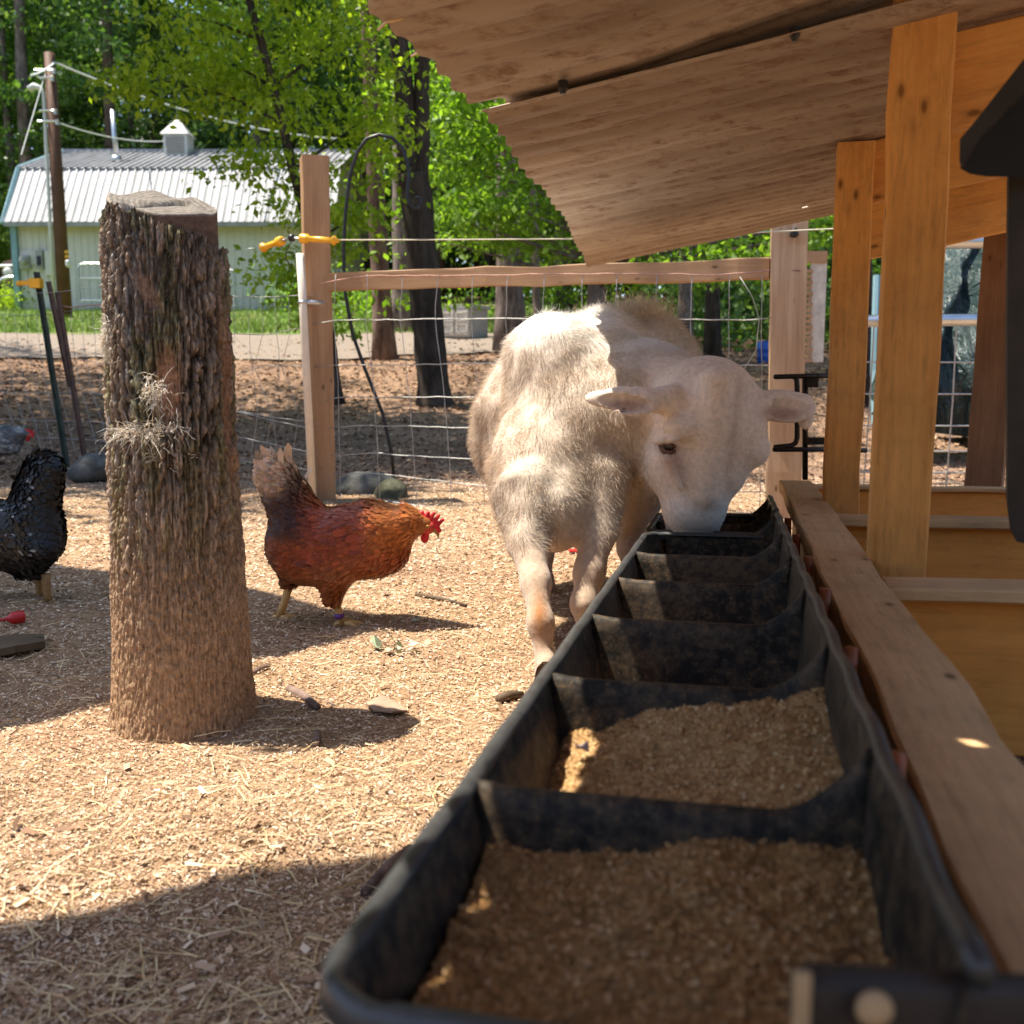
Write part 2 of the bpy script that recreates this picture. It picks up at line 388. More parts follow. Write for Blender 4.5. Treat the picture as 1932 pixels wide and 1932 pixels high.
V, F = grid(xs, ys, yard_z); tag(mk('ground', V, F, M['ground'], smooth=True), kind='structure')
def sheet(name, xs, y0, y1, mat, dz, hy=.25):
    ny = int((y1(0)-y0(0))/hy)+1; V = []
    for x in xs:
        for j in range(ny+1):
            y = y0(x)+(y1(x)-y0(x))*j/ny; V.append((x, y, 0))
    V = np.array(V); V[:, 2] = yard_z(V[:, 0], V[:, 1])+dz; n, mm = len(xs), ny+1
    i = np.arange(n-1)[:, None]*mm+np.arange(mm-1)[None]; F = np.stack([i, i+mm, i+mm+1, i+1], -1).reshape(-1, 4)
    o = mk(name, V, F, mat, smooth=True); tag(o, kind='structure'); return o
M['gravel'] = simple('pale_gravel', (.22, .175, .14), .95, 0, .35, 25, .5, .02)
m, t, b = newmat('lawn'); n1 = noise(t, 18, 5, .7); n2 = noise(t, 1.2, 4)
c = ramp(t, n1, [(.3, (.05, .09, .015)), (.5, (.12, .20, .035)), (.7, (.22, .32, .06))]); c = mix(t, ramp(t, n2, [(.45, (0, 0, 0)), (.65, (.6, .6, .6))]), c, (.28, .20, .11))
t.links.new(c, b.inputs['Base Color']); b.inputs['Roughness'].default_value = .95; bump(t, b, n1, .8, .05); M['lawn'] = m
gx = np.arange(-26, 22, .4)
wob = lambda x, s: .5*math.sin(x*.5+s)+.3*math.sin(x*1.3+s*2)
sheet('gravel_road', gx[gx < 2.2], lambda x: 15.5+wob(x, 1)-.03*x, lambda x: 20.3+wob(x, 2)*.6-.03*x, M['gravel'], .03)
sheet('grass_verge', gx[gx < 1.5], lambda x: 20.3+wob(x, 2)*.6-.03*x, lambda x: 34.5, M['lawn'], .035, .4)
# grass blades in front of the barn
n = 26000; X = R.uniform(-17, 1.5, n); Y = 20.4+R.random(n)**1.3*9.5; Z = yard_z(X, Y)
p = np.stack([X, Y, Z], -1); d = nrm(np.stack([R.normal(0, .35, n), R.normal(0, .35, n), np.ones(n)], -1))
V, F, k = strands(p, d, R.uniform(.06, .2, n), .022, .15, R, 2)
tag(mk('grass', V, F, islandmat('grass_blades', [(.06, .11, .015), (.14, .24, .04), (.26, .36, .07), (.20, .28, .05)], .8, .25)), kind='stuff', label='sunlit green grass along the foot of the white barn', cat='grass')
# litter in the yard
def quads(X, Y, Z, L, W, rg, tilt=.35, bend=.0, lift=.003):
    n = len(X); a = rg.uniform(0, 2*math.pi, n); d = np.stack([np.cos(a), np.sin(a), rg.normal(0, tilt*.5, n)], -1); d = nrm(d)
    up = nrm(np.stack([rg.normal(0, tilt, n), rg.normal(0, tilt, n), np.ones(n)], -1)); s = nrm(np.cross(up, d)); c = np.stack([X, Y, Z+lift+np.abs(d[:, 2])*L/2], -1)
    L = L[:, None]; W = W[:, None]; j = lambda: (1+rg.normal(0, .25, (n, 1)))
    V = np.stack([c-d*L/2-s*W/2*j(), c+d*L/2-s*W/2*j(), c+d*L/2*j()+s*W/2, c-d*L/2*j()+s*W/2*j()], 1).reshape(-1, 3)
    return V, np.arange(4*n).reshape(n, 4)
def yardpts(n, y0=905, y1=2050, x0=-120, x1=2000):
    px = R.uniform(x0, x1, n); py = y0+(y1-y0)*R.random(n)
    d = np.stack([(px-CX)/FPX, cp+(CX-py)/FPX*sp, -sp+(CX-py)/FPX*cp], -1); k = (0-CH)/d[:, 2]
    return d[:, 0]*k, d[:, 1]*k
Xa, Ya = yardpts(140000); n2 = 110000; Yb = .6+R.random(n2)**.8*5.6; Xb = R.uniform(-1, 1, n2)*(.62*Yb+.25)
X = np.r_[Xa, Xb]; Y = np.r_[Ya, Yb]; ok = (Y < 6.4); X, Y = X[ok], Y[ok]
sc = np.clip(Y/2.2, .7, 1.7)
L = R.uniform(.0035, .010, len(X))*sc; W = R.uniform(.0013, .0036, len(X))*sc
V, F = quads(X, Y, yard_z(X, Y), L, W, R, .45)
CHC = [(.12, .065, .04), (.38, .235, .145), (.60, .42, .27), (.74, .57, .40), (.46, .29, .175), (.20, .115, .07), (.84, .72, .56), (.54, .36, .225), (.28, .165, .10)]
tag(mk('wood_chips', V, F, islandmat('wood_chip', CHC)), kind='stuff', label='pale wood chips and broken straw bedding strewn over the yard', cat='wood chips')
n = 1300; X, Y = yardpts(n); ok = (Y < 5); X, Y = X[ok], Y[ok]; L = R.uniform(.009, .022, len(X)); V, F = quads(X, Y, yard_z(X, Y), L, L*R.uniform(.15, .45, len(X)), R, .5, lift=.006)
tag(mk('bark_chips', V, F, islandmat('bark_chip', [(.10, .055, .035), (.30, .18, .11), (.62, .46, .32), (.22, .12, .08), (.45, .28, .18), (.75, .62, .48)])), kind='stuff', label='larger bark and wood flakes among the bedding', cat='bark flakes')
n = 4200; X, Y = yardpts(n); ok = Y < 6.2; X, Y = X[ok], Y[ok]; n = len(X)
a = R.uniform(0, 2*math.pi, n); d = np.stack([np.cos(a), np.sin(a), R.normal(.05, .12, n)], -1)
V, F, k = strands(np.stack([X, Y, yard_z(X, Y)+.006], -1), nrm(d), R.uniform(.02, .08, n), .0021, .16, R, 3, .05)
tag(mk('straw', V, F, islandmat('straw', [(.62, .45, .22), (.78, .62, .36), (.50, .34, .18), (.85, .72, .48)], .6)), kind='stuff', label='yellow straw stems scattered over the yard', cat='straw')
# leaf litter beyond the fence
n = 60000; Y = 5.9+R.random(n)**1.3*13; X = R.uniform(-1, 1, n)*(.6*Y+.5); s = R.uniform(.012, .034, n)*(Y/7.5)**.7
V, F = quads(X, Y, yard_z(X, Y), s, s*.6, R, .5, lift=.012)
tag(mk('leaf_litter', V, F, islandmat('dead_leaf', [(.09, .05, .032), (.23, .135, .08), (.40, .25, .155), (.28, .16, .09), (.15, .085, .05), (.50, .35, .23)])), kind='stuff', label='dry brown leaf litter covering the slope beyond the fence', cat='leaf litter')
# ================================================================ BARN
def plane_of(a, b_, c): return a, b_, c
barn = empty('barn', P(300, 575, 30), label='long white metal barn with a gambrel roof behind the bark post', cat='barn')
YB = 30.0
xl, xr = P(36, 500, YB)[0], P(612, 500, YB)[0]; zb = float(gz(0, YB))-.1; ze = P(300, 423, YB)[2]; zk = P(300, 318, YB+.75)[2]; zr = P(300, 286, YB+3.9)[2]
def ribbed(p00, p10, p01, nrib, rib=.03, wdt=.035, sub=10):
    """ribbed sheet: p00->p10 along, p00->p01 up"""
    p00, p10, p01 = map(np.array, (p00, p10, p01)); e = p10-p00; u = p01-p00; nn = np.cross(e, u); nn /= np.linalg.norm(nn); L = np.linalg.norm(e)
    ts = [(0, 0)]
    for i in range(nrib+1):
        c = L*i/nrib
        for q, h in ((-wdt, 0), (-wdt*.45, rib), (wdt*.45, rib), (wdt, 0)): ts.append((min(max(c+q, 0), L), h))
        if i < nrib:
            for q in (.33, .66): ts += [(c+L/nrib*q-.02, 0), (c+L/nrib*q, rib*.25), (c+L/nrib*q+.02, 0)]
    V = []
    for j in range(2):
        for q, h in ts: V.append(p00+e*(q/L)+u*j+nn*h)
    n = len(ts); return V, [(i, i+1, n+i+1, n+i) for i in range(n-1)]
m, t, b = newmat('weathered_white_roofing'); n1 = noise(t, 1.2, 5, .65, (3, .5, .5)); n2 = noise(t, .6, 4)
c = ramp(t, n1, [(.35, (.24, .24, .25)), (.6, (.36, .36, .375))]); c = mix(t, ramp(t, n2, [(.5, (0, 0, 0)), (.75, (.35, .35, .35))]), c, (.40, .40, .40))
t.links.new(c, b.inputs['Base Color']); b.inputs['Roughness'].default_value = .5; M['roofw'] = m
M['barnwall'] = simple('cream_metal_siding', (.68, .65, .60), .55, 0, .08, 1.5, .0)
eL, eR = P(5, 420, YB-.45)[0], xr+.4
lo = MB(); V, F = ribbed((eL, YB-.45, ze), (eR, YB-.45, ze), (eL+.33, YB+.75, zk), 44) if False else ribbed((eL, YB-.45, ze), (eR, YB-.45, ze), (eL, YB+.75, zk), 44)
V = [np.array(v) for v in V]; lo.add(V, F); lo.box(((eL+eR)/2, YB-.40, ze-.05), (eR-eL, .08, .12))
lower = lo.build('lower_roof', M['roofw'], barn)
up = MB(); up.add(*ribbed((eL+.02, YB+.70, zk-.0), (eR, YB+.70, zk-.0), (eL+.02, YB+3.9, zr), 44, .05)); up.box(((eL+eR)/2, YB+3.95, zr+.02), (eR-eL, .35, .07)); up.build('upper_roof', M['roofw'], barn)
wl = MB(); wl.add(*ribbed((xl, YB, zb), (xr, YB, zb), (xl, YB, ze+.2), 44, .02)); wl.box(((xl+xr)/2, YB+4.1, (zb+ze)/2), (xr-xl, 8, ze-zb-.05))
for sx_ in (xl+.02, xr-.02):   # gable end walls
    wl.add([(sx_, YB, ze-.1), (sx_, YB+.75, zk-.08), (sx_, YB+3.9, zr-.08), (sx_, YB+7.2, zk-.08), (sx_, YB+8, ze-.1)], [(0, 1, 2, 3, 4)])
wl.build('wall', M['barnwall'], barn)
bk = MB(); bk.add([(eL, YB+3.9, zr), (eR, YB+3.9, zr), (eR, YB+7.2, zk), (eL, YB+7.2, zk), (eL, YB+8.4, ze), (eR, YB+8.4, ze)], [(0, 3, 2, 1), (3, 4, 5, 2)]); bk.build('rear_roof', M['roofw'], barn)
tr = MB(); tr.tube([(eL-.02, YB-.47, ze-.05), (eL-.02, YB+.72, zk+.02), (eL-.02, YB+3.9, zr+.03)], .07, 4); tr.build('rake_trim', M['blue_trim'], barn)
tr = MB(); tr.box((xl-.05, YB-.06, (zb+ze)/2), (.16, .16, ze-zb-.02)); tr.build('corner_trim', M['blue_trim'], barn)
# cupola and flue
cu = MB(); cq = P(338, 291, YB+3.3); cs = .36; cu.box((cq[0], cq[1], cq[2]+.18), (cs*2, cs*2, .72)); cup = cu.build('cupola', M['white_metal'], barn)
cr = MB(); zc = cq[2]+.53; rr_ = cs*1.22
cr.add([(cq[0]-rr_, cq[1]-rr_, zc), (cq[0]+rr_, cq[1]-rr_, zc), (cq[0]+rr_, cq[1]+rr_, zc), (cq[0]-rr_, cq[1]+rr_, zc), (cq[0], cq[1], zc+.58)], [(0, 1, 4), (1, 2, 4), (2, 3, 4), (3, 0, 4), (3, 2, 1, 0)]); cr.tube([(cq[0], cq[1], zc+.56), (cq[0], cq[1], zc+.9)], .02, 5)
cr.build('cupola_roof', M['grey_metal'], cup)
lv = MB()
for i in range(7): lv.box((cq[0], cq[1]-cs-.02, cq[2]-.02+i*.075), (cs*1.6, .05, .045), Matrix.Rotation(.6, 3, 'X'))
lv.build('louvre', M['grey_metal'], cup)
fl = MB(); q = P(220, 303, YB+1.9); fl.tube([q-np.array([0, 0, .1]), q+np.array([-.05, 0, 1.45])], .075, 12); fl.lathe(q, [(.2, -.05), (.14, .12), (.09, .14)], 12); fl.build('flue_pipe', M['galv'], barn, True)
# electric boxes on the barn wall
bx = MB(); y_ = YB-.12
def onb(x, y, dy=0): return P(x, y, YB-dy)
def wbox(name, x0, y0, x1, y1, th, mat, par, extra=None):
    a, c_ = onb(x0, y0), onb(x1, y1); mb = MB(); mb.box(((a[0]+c_[0])/2, YB-th/2-.01, (a[2]+c_[2])/2), (abs(c_[0]-a[0]), th, abs(a[2]-c_[2])))
    if extra: extra(mb, (a+c_)/2, th)
    return mb.build(name, mat, par)
bo = wbox('meter_board', 39, 474, 70, 500, .06, M['barnwall'], barn)
wbox('meter_box', 41, 483, 61, 508, .18, M['grey_metal'], barn, lambda mb, c_, th: mb.lathe((c_[0]+.02, YB-th-.1, c_[2]+.02), [(.1, -.06), (.12, 0), (.09, .08), (.03, .1)], 14, Matrix.Rotation(math.pi/2, 3, 'X')))
bb = wbox('breaker_box', 71, 473, 86, 508, .16, M['grey_metal'], barn)
a = onb(75, 490); sw = MB(); sw.box((a[0]+.06, YB-.19, a[2]-.05), (.1, .04, .26)); sw.build('switch', M['black_metal'], bb)
wbox('utility_panel', 87, 474, 107, 520, .12, M['barnwall'], barn)
sheet_ = MB(); a = onb(48, 520); sheet_.tube([onb(56, 508)+np.array([0, -.1, 0]), onb(58, 545)+np.array([0, -.1, 0])], .02, 5); sheet_.build('conduit', M['grey_metal'], barn)
# leaning gates in front of the barn wall
def gate(x0, y0, x1, y1, Y, label, rows=11, cols=4):
    a = P(x0, y1, Y); c_ = P(x1, y0, Y); e = empty('metal_gate', ((a[0]+c_[0])/2, Y, a[2]), label=label, cat='gate', group='metal gates leaning on the barn')
    W_, H_ = c_[0]-a[0], c_[2]-a[2]; r = .13; pts = [(a[0], Y, a[2]), (a[0], Y, c_[2]-r), (a[0]+r*.3, Y+.02, c_[2]-r*.3), (a[0]+r, Y+.03, c_[2]), (c_[0]-r, Y+.03, c_[2]), (c_[0]-r*.3, Y+.02, c_[2]-r*.3), (c_[0], Y, c_[2]-r), (c_[0], Y, a[2]), (a[0], Y, a[2])]
    f = MB(); f.tube(pts, .028, 6); f.tube([(a[0], Y, a[2]+H_*.6), (c_[0], Y, a[2]+H_*.6)], .02, 5); f.build('frame', M['galv'], e)
    g = MB()
    for i in range(1, rows): g.tube([(a[0], Y, a[2]+H_*.6*i/rows), (c_[0], Y, a[2]+H_*.6*i/rows)], .009, 4)
    for i in range(1, cols): g.tube([(a[0]+W_*i/cols, Y, a[2]), (a[0]+W_*i/cols, Y, a[2]+H_*.6)], .009, 4)
    g.build('mesh_panel', M['galv'], e)
gate(151, 497, 222, 567, YB-1.0, 'metal gate against the barn wall between the utility pole and the bark post')
gate(378, 508, 442, 576, YB-1.0, 'metal gate against the barn wall just past the right side of the bark post')
# pile of pale stones by the wall
for i, (x, y, s) in enumerate([(432, 578, .16), (449, 580, .2), (470, 580, .14), (498, 581, .12), (160, 572, .17)]):
    q = GT(x, y+3); sd = SDF(q-s*1.6, q+s*1.6, s/7); sd.ell(q, (s, s*.8, s*.6), .02); sd.ell(q+[s*.3, 0, .02], (s*.6, s*.7, s*.6), .04)
    V, F = sd.mesh(); tag(mk('pale_stone', V, F, simple('pale_stone', (.55, .5, .44), .9), smooth=True), ('pale stone at the barn wall just past the right edge of the bark post', 'largest pale stone at the barn wall, second right of the bark post', 'pale stone at the barn wall, third right of the bark post', 'small pale stone at the barn wall farthest right of the bark post', 'pale stone in the grass between the utility pole and the bark post')[i], 'stone', 'pale stones along the barn wall')
# utility pole
YP = 26.0
pole = empty('utility_pole', P(125, 566, YP), label='dark wooden utility pole in front of the barn with a grey conduit', cat='utility pole')
pb = P(122, 566, YP); pb[2] = gz(pb[0], YP)-.1; ptp = P(93, 100, YP); mb = MB(); mb.tube([pb, (pb+ptp)/2, ptp], [.17, .15, .12], 12); mb.build('shaft', M['pole_wood'], pole, True)
mb = MB(); o_ = np.array([-.22, -.12, 0]); c0 = pb+o_; ct = P(88, 178, YP)+np.array([-.02, -.12, 0])
pts = [c0, (c0+ct)/2, ct, ct+[-.08, 0, .12], ct+[-.22, 0, .16], ct+[-.34, 0, .08]]; mb.tube(pts, [.045, .045, .045, .06, .08, .09], 8); mb.build('conduit', M['white_metal'], pole, True)
for py, s in ((136, .3), (150, .22), (212, .25), (232, .3)):
    q = P(92+(py-100)*.065, py, YP); mb = MB(); mb.tube([q+[-s, -.16, 0], q+[s*.7, -.16, 0]], .025, 5); mb.lathe(q+[s*.6, -.2, -.03], [(.02, -.07), (.05, -.05), (.03, 0), (.05, .04), (.02, .07)], 8); mb.build('insulator_bracket', M['galv'], pole)
q = P(129, 497, YP-.2); mb = MB(); mb.lathe(q, [(.03, -.1), (.07, -.05), (.07, .05), (.03, .1)], 10); mb.build('lamp', M['white_metal'], pole)
q = P(126, 483, YP-.2); mb = MB()
for i in range(3): mb.box(q+[0, 0, -.12+.11*i], (.09, .02, .07))
mb.build('number_plate', M['yellow'], pole)
def cable(x0, y0, Y0, x1, y1, Y1, sag, r, label):
    a, b_ = P(x0, y0, Y0), P(x1, y1, Y1); pts = []
    for i in range(17): u = i/16; q = a*(1-u)+b_*u; q[2] -= sag*4*u*(1-u); pts.append(q)
    mb = MB(); mb.tube(pts, r, 5); tag(mb.build('overhead_cable', M['white_metal'], None), label, 'cable')
cable(103, 118, YP, 640, 262, 33, .35, .028, 'thick twisted service cable running from the pole top towards the trees')
cable(110, 232, YP, 314, 266, YB+3, .15, .02, 'lower cable from the pole to the barn cupola')
cable(103, 118, YP, 58, 143, 24, .05, .028, 'short cable reaching left from the pole top')
cable(85, 140, YP, 40, 292, 24, .0, .012, 'thin guy wire slanting down left of the pole')
# rusty old truck left of the barn
YT = 31.5; q0 = P(18, 572, YT); tk = empty('old_truck', (q0[0], YT, float(gz(q0[0], YT))), label='rusty brown antique truck parked at the left end of the barn', cat='truck')
rust = simple('faded_rust_paint', (.33, .19, .16), .7, 0, .35, 4, .1)
x0, x1 = P(-60, 500, YT)[0], P(92, 500, YT)[0]; zt = P(40, 487, YT)[2]; zf = float(gz(q0[0], YT)); 
def prism(prof, y0, y1):
    n = len(prof); V = [(a, y0, c_) for a, c_ in prof]+[(a, y1, c_) for a, c_ in prof]
    F = [tuple(range(n-1, -1, -1)), tuple(range(n, 2*n))]+[(i, (i+1) % n, n+(i+1) % n, n+i) for i in range(n)]; return V, F
xa = P(2, 500, YT)[0]; zm = P(40, 502, YT)[2]
mb = MB(); mb.add(*prism([(xa, zm), (xa+.05, zm+.12), (xa+.3, zt-.04), (xa+.9, zt), (x1+.6, zt-.05), (x1+1.1, zm+.1), (x1+1.2, zf+.45), (xa+.05, zf+.45), (xa, zf+.7)], YT, YT+1.6)); mb.build('hood', rust, tk)
mb = MB(); mb.add(*prism([(x1+1.1, zf+.5), (x1+1.1, zt+.1), (x1+1.35, zt+.75), (x1+2.6, zt+.75), (x1+2.7, zf+.5)], YT, YT+1.6)); mb.build('cab', rust, tk)
mb = MB(); mb.tube([(xa-.02, YT-.04, zm), (x1+1.1, YT-.04, zm+.06)], .05, 6); mb.build('chrome_strip', M['galv'], tk)
mb = MB(); wc = (P(30, 575, YT)[0], zf+.38)
arc = [(wc[0]+.62*math.cos(a_), YT-.16, wc[1]+.55*math.sin(a_)) for a_ in np.linspace(-.1, math.pi+.1, 14)]; mb.tube(arc, .06, 6); mb.build('fender', M['galv'], tk, True)
mb = MB(); mb.lathe((wc[0], YT-.02, wc[1]), [(.1, -.12), (.34, -.12), (.4, -.06), (.4, .06), (.34, .12), (.1, .12)], 24, Matrix.Rotation(math.pi/2, 3, 'X')); wh = mb.build('wheel', M['black_metal'], tk, True)
q = P(17, 513, YT); mb = MB(); mb.lathe((q[0], YT-.07, q[2]), [(.1, -.08), (.15, 0), (.11, .05), (.03, .07)], 16, Matrix.Rotation(math.pi/2, 3, 'X')); mb.build('headlight', M['white_metal'], tk, True)
q = P(60, 513, YT); mb = MB(); mb.box((q[0], YT-.03, q[2]), (.3, .06, .3)); vt = mb.build('vent', M['galv'], tk); mb = MB(); mb.box((q[0]+.03, YT-.07, q[2]), (.14, .03, .12)); mb.build('opening', M['black_metal'], vt)
# storage cabinet beside the wood
q = GT(873, 640); Yc = q[1]; cab = empty('storage_cabinet', q, label='pale grey two door storage cabinet beside the dark twin trunk', cat='cabinet')
a = P(831, 638, Yc); c_ = P(892, 578, Yc); dd = P(914, 600, Yc)[0]-c_[0]; h_ = c_[2]-a[2]; wd = c_[0]-a[0]; cm = simple('weathered_grey_plastic', (.40, .38, .36), .7, 0, .15, 3)
Mr = Matrix.Rotation(-.5, 3, 'Z'); o0 = Vector((a[0], Yc, a[2]))
def cb(lx, ly, lz, sx, sy, sz, mb): mb.box(o0+Mr @ Vector((lx, ly, lz)), (sx, sy, sz), Mr); return mb
wd *= 1.08
mb = MB(); cb(wd/2, .32, h_/2-.03, wd, .62, h_-.06, mb); mb.build('body', cm, cab); mb = MB(); cb(wd/2, .32, h_-.02, wd+.07, .70, .07, mb); mb.build('lid', M['grey_metal'], cab)
for k_ in (0, 1):
    mb = MB(); cx_ = wd*(.26+.48*k_); cb(cx_, -.005, h_*.48, wd*.44, .03, h_*.82, mb)
    for zz in (.30, .66):
        for s_ in ((0, .13, wd*.36, .03), (0, -.13, wd*.36, .03), (-wd*.17, 0, .03, .28), (wd*.17, 0, .03, .28)): cb(cx_+s_[0], -.03, h_*zz+s_[1]*h_*.9, s_[2], .03, s_[3]*h_*.95, mb)
    mb.build('door', simple('pale_grey_door', (.60, .56, .52), .6), cab)
# small dark vent unit at the right end of the barn
q = P(632, 562, 27.5); ac = empty('outdoor_heat_unit', (q[0], 27.5, float(gz(q[0], 27.5))), label='small dark slatted metal unit on a pale base behind the corner post', cat='heat unit')
mb = MB(); mb.box((q[0], 27.5, q[2]+.3), (.75, .5, .8)); mb.build('casing', M['grey_metal'], ac); mb = MB()
for i in range(6): mb.box((q[0]-.3+i*.12, 27.23, q[2]+.3), (.05, .04, .72))
mb.build('slat_grille', M['black_metal'], ac); mb = MB(); mb.box((q[0], 27.5, q[2]-.17), (1.0, .7, .14)); mb.build('base', M['white_metal'], ac)
# ================================================================ SHED (lean-to over the trough)
u_ = np.array([.2096, .9778, 0]); v_ = np.array([-.9778, .2096, 0]); B0 = np.array([.795, 2.45, 0])
def T(s, t, z): return B0+v_*s+u_*t+np.array([0, 0, z])
shed = empty('feeding_shed', T(0, 0, 0), label='open orange timber lean-to with a rusty corrugated roof over the feed trough', cat='shed')
RZ = 1.15; RS = -.185           # roof height at the post line and its slope towards the eave
def roofpt(x, y, dz=0):
    d = ray(x, y); o = np.array([0, 0, CH]); n = np.array([0, 0, 1.])-v_*RS   # z = RZ + RS*s
    k = ((B0@n)+RZ+dz-(o@n))/(d@n); q = o+d*k; r = q-B0; return float(r@v_), float(r@u_)
m, t, b = newmat('rusty_corrugated_iron')
n1 = noise(t, 2.0, 5, .6, (.5, 2, 1), rot=(0, 0, .21)); n2 = noise(t, 30, 6, .75, (.55, 1.4, 1), rot=(0, 0, .21)); n3 = noise(t, 70, 3, .6, (.7, 1, 1), rot=(0, 0, .21))
c = ramp(t, n1, [(.3, (.235, .17, .125)), (.5, (.38, .295, .23)), (.7, (.49, .40, .33))])
c = mix(t, ramp(t, n2, [(.50, (0, 0, 0)), (.64, (.8, .8, .8))]), c, (.21, .12, .08))
c = mix(t, ramp(t, n3, [(.70, (0, 0, 0)), (.74, (.8, .8, .8))]), c, (.09, .03, .022))
t.links.new(c, b.inputs['Base Color']); b.inputs['Roughness'].default_value = .75; b.inputs['Specular IOR Level'].default_value = .25; bump(t, b, n2, .35, .004); M['roof'] = m
# local frame: X along -v (up the slope), Y along u
def roof_sheet(name, edge, t0, t1, dz, pitch=.085, amp=.0095, tilt=0.0, holes=(), sag=0.0, lift=0, smax=-.85):
    """edge: function t -> s of the eave"""
    ts = np.arange(t0, t1+1e-6, pitch/10); ns = 110; V = []; n = len(ts)
    for i, tt in enumerate(ts):
        ph = (tt/pitch) % 1.0; w_ = (math.cos(2*math.pi*ph)); hgt = amp*(w_ if w_ > -.3 else -.3-(w_+.3)*.25)
        if ph < .1 or ph > .9: hgt += .003
        se = edge(tt)
        for j in range(ns+1):
            q = (j/ns)**1.6; s = se+(smax-se)*q
            dent = .010*(vn([[s*4, tt*5, 3.1+t0]])[0]-.5)*(1 if s > .1 else .3)
            z = RZ+RS*s+dz+hgt+dent+tilt*(tt-t0)+lift*min(1.6, max(0, (.42-s)/.42))
            V.append(T(s, tt, z)+np.array([0, 0, 0]))
    V = np.array(V); F = []
    for i in range(n-1):
        for j in range(ns):
            a = i*(ns+1)+j; c0 = V[[a, a+1, a+ns+1, a+ns+2]].mean(0)
            if any(np.linalg.norm((c0-h)[:2]) < r for h, r in holes): continue
            F.append((a, a+ns+1, a+ns+2, a+1))
    e = mk(name, V, np.array(F), M['roof'], shed, smooth=True)
    md = e.modifiers.new('thickness', 'SOLIDIFY'); md.thickness = .0012; md.offset = 1
    return e
far = [roofpt(x, y) for x, y in ((1110, 500), (1097, 470), (1060, 395), (1000, 325), (975, 290), (950, 250), (925, 215))]
near = [roofpt(x, y, .013) for x, y in ((930, 222), (905, 190), (870, 150), (815, 95), (785, 85), (780, 60), (730, 45), (710, 0))]
fa = np.array(sorted([(b_, a) for a, b_ in far])); na = np.array(sorted([(b_, a) for a, b_ in near]))
def jit(t_, k): return .006*math.sin(t_/.085*2*math.pi)+.012*(vn([[t_*9, k, 0]])[0]-.5)
ef = lambda t_: float(np.interp(t_, fa[:, 0], fa[:, 1]))+jit(t_, 1)
def en(t_):
    if t_ > tseam-.01: return float(ef(t_))-.03
    if t_ < na[0, 0]: return float(na[0, 1]+.06*(na[0, 0]-t_)) + jit(t_, 2)
    return float(np.interp(t_, na[:, 0], na[:, 1]))+jit(t_, 2)+.010
seam = [roofpt(925, 215), roofpt(1675, 5)]
tseam = .5*(seam[0][1]+seam[1][1]); tfar = fa[-1, 0]
spot = G(1833, 1392, .303); hole = spot+np.array(SUN)*((RZ-.303)/SUN.z)
for _ in range(4):
    s_h = float((hole-B0)@v_); hole = spot+np.array(SUN)*((RZ+RS*s_h+.02-.303)/SUN.z)
hA = [(P(1522, 347, 3.3), .012), (P(1518, 385, 3.35), .006)]
hA = []
for x, y, r in ((1522, 346, .007), (1519, 385, .005)):
    s_, t_ = roofpt(x, y); hA.append((T(s_, t_, RZ+RS*s_), r))
roof_sheet('roof_sheet', ef, tseam-.01, tfar, 0, holes=hA, tilt=-.004)
roof_sheet('roof_sheet', en, -2.95, tseam+.20, .013, lift=.036, holes=[(hole, .009)])
for x, y in ((1062, 160), (1500, 60)):
    s_, t_ = roofpt(x, y); mb = MB(); mb.lathe(T(s_, t_, RZ+RS*s_-.002), [(.004, -.012), (.008, -.004), (.008, .008)], 8); mb.build('roof_screw', M['black_metal'], shed)
# posts
W = M['shed_wood']
def post(x0, y0, x1, Y, ztop, zbot, wd, th, rz, name='post', mat=W):
    a = P(x0, y0, Y); a = np.array([a[0], a[1], zbot]); c_ = np.array([a[0]+x1, a[1], ztop])
    up = (math.cos(rz), math.sin(rz), 0); return board(name, a, c_, wd, th, mat, shed, up=up)
yaw = math.radians(-12.1)
post(1586, 960, 0, 2.47, P(1590, 270, 2.47)[2], .0, .083, .038, yaw)
post(1692, 1090, 0, 1.69, 1.27, .0, .092, .040, yaw)
# short leaning support at the far right
a, c_ = P(1865, 912, 3.35), P(1900, 372, 3.5); board('post', a-np.array([.02, 0, .3]), c_, .115, .04, wood('brown_lumber', (.36, .20, .105), (.19, .095, .05), dirt=(.08, .05, .03)), shed, up=(.8, -.6, 0))
# rail (flat 2x4) on the low wall
rail = board('rail', T(.0775, -2.75, .2835), T(.0775, .515, .2835), .089, .038, M['rail_wood'], shed, up=tuple(v_), wob=.002)
# boards of the low wall under the rail
board('wall_board', T(.072, -2.7, .19), T(.072, .50, .19), .14, .022, M['rail_wood'], shed, up=(0, 0, 1))
board('wall_board', T(.072, -2.7, .05), T(.072, .50, .05), .13, .022, M['rail_wood'], shed, up=(0, 0, 1))
# cross planks on the inside of the wall
def cross(t0, ztop, h, thk, mat, z0=None, s1=-1.7, name='cross_plank', ledge=True):
    board(name, T(-.0, t0, ztop-h/2), T(s1, t0, ztop-h/2), h, thk, mat, shed, up=(0, 0, 1))
cross(-.845, .262, .26, .038, M['pine']); cross(-.06, .262, .26, .038, M['pine']); cross(.98, .232, .14, .038, M['pine'])
board('ledge', T(.02, -.885, .272), T(-1.7, -.885, .272), .10, .02, M['rail_wood'], shed, up=tuple(u_))
board('ledge', T(.02, -.09, .272), T(-1.7, -.09, .272), .08, .02, M['rail_wood'], shed, up=tuple(u_))
board('ledge', T(.0, .96, .240), T(-1.7, .96, .240), .06, .014, M['rail_wood'], shed, up=tuple(u_))
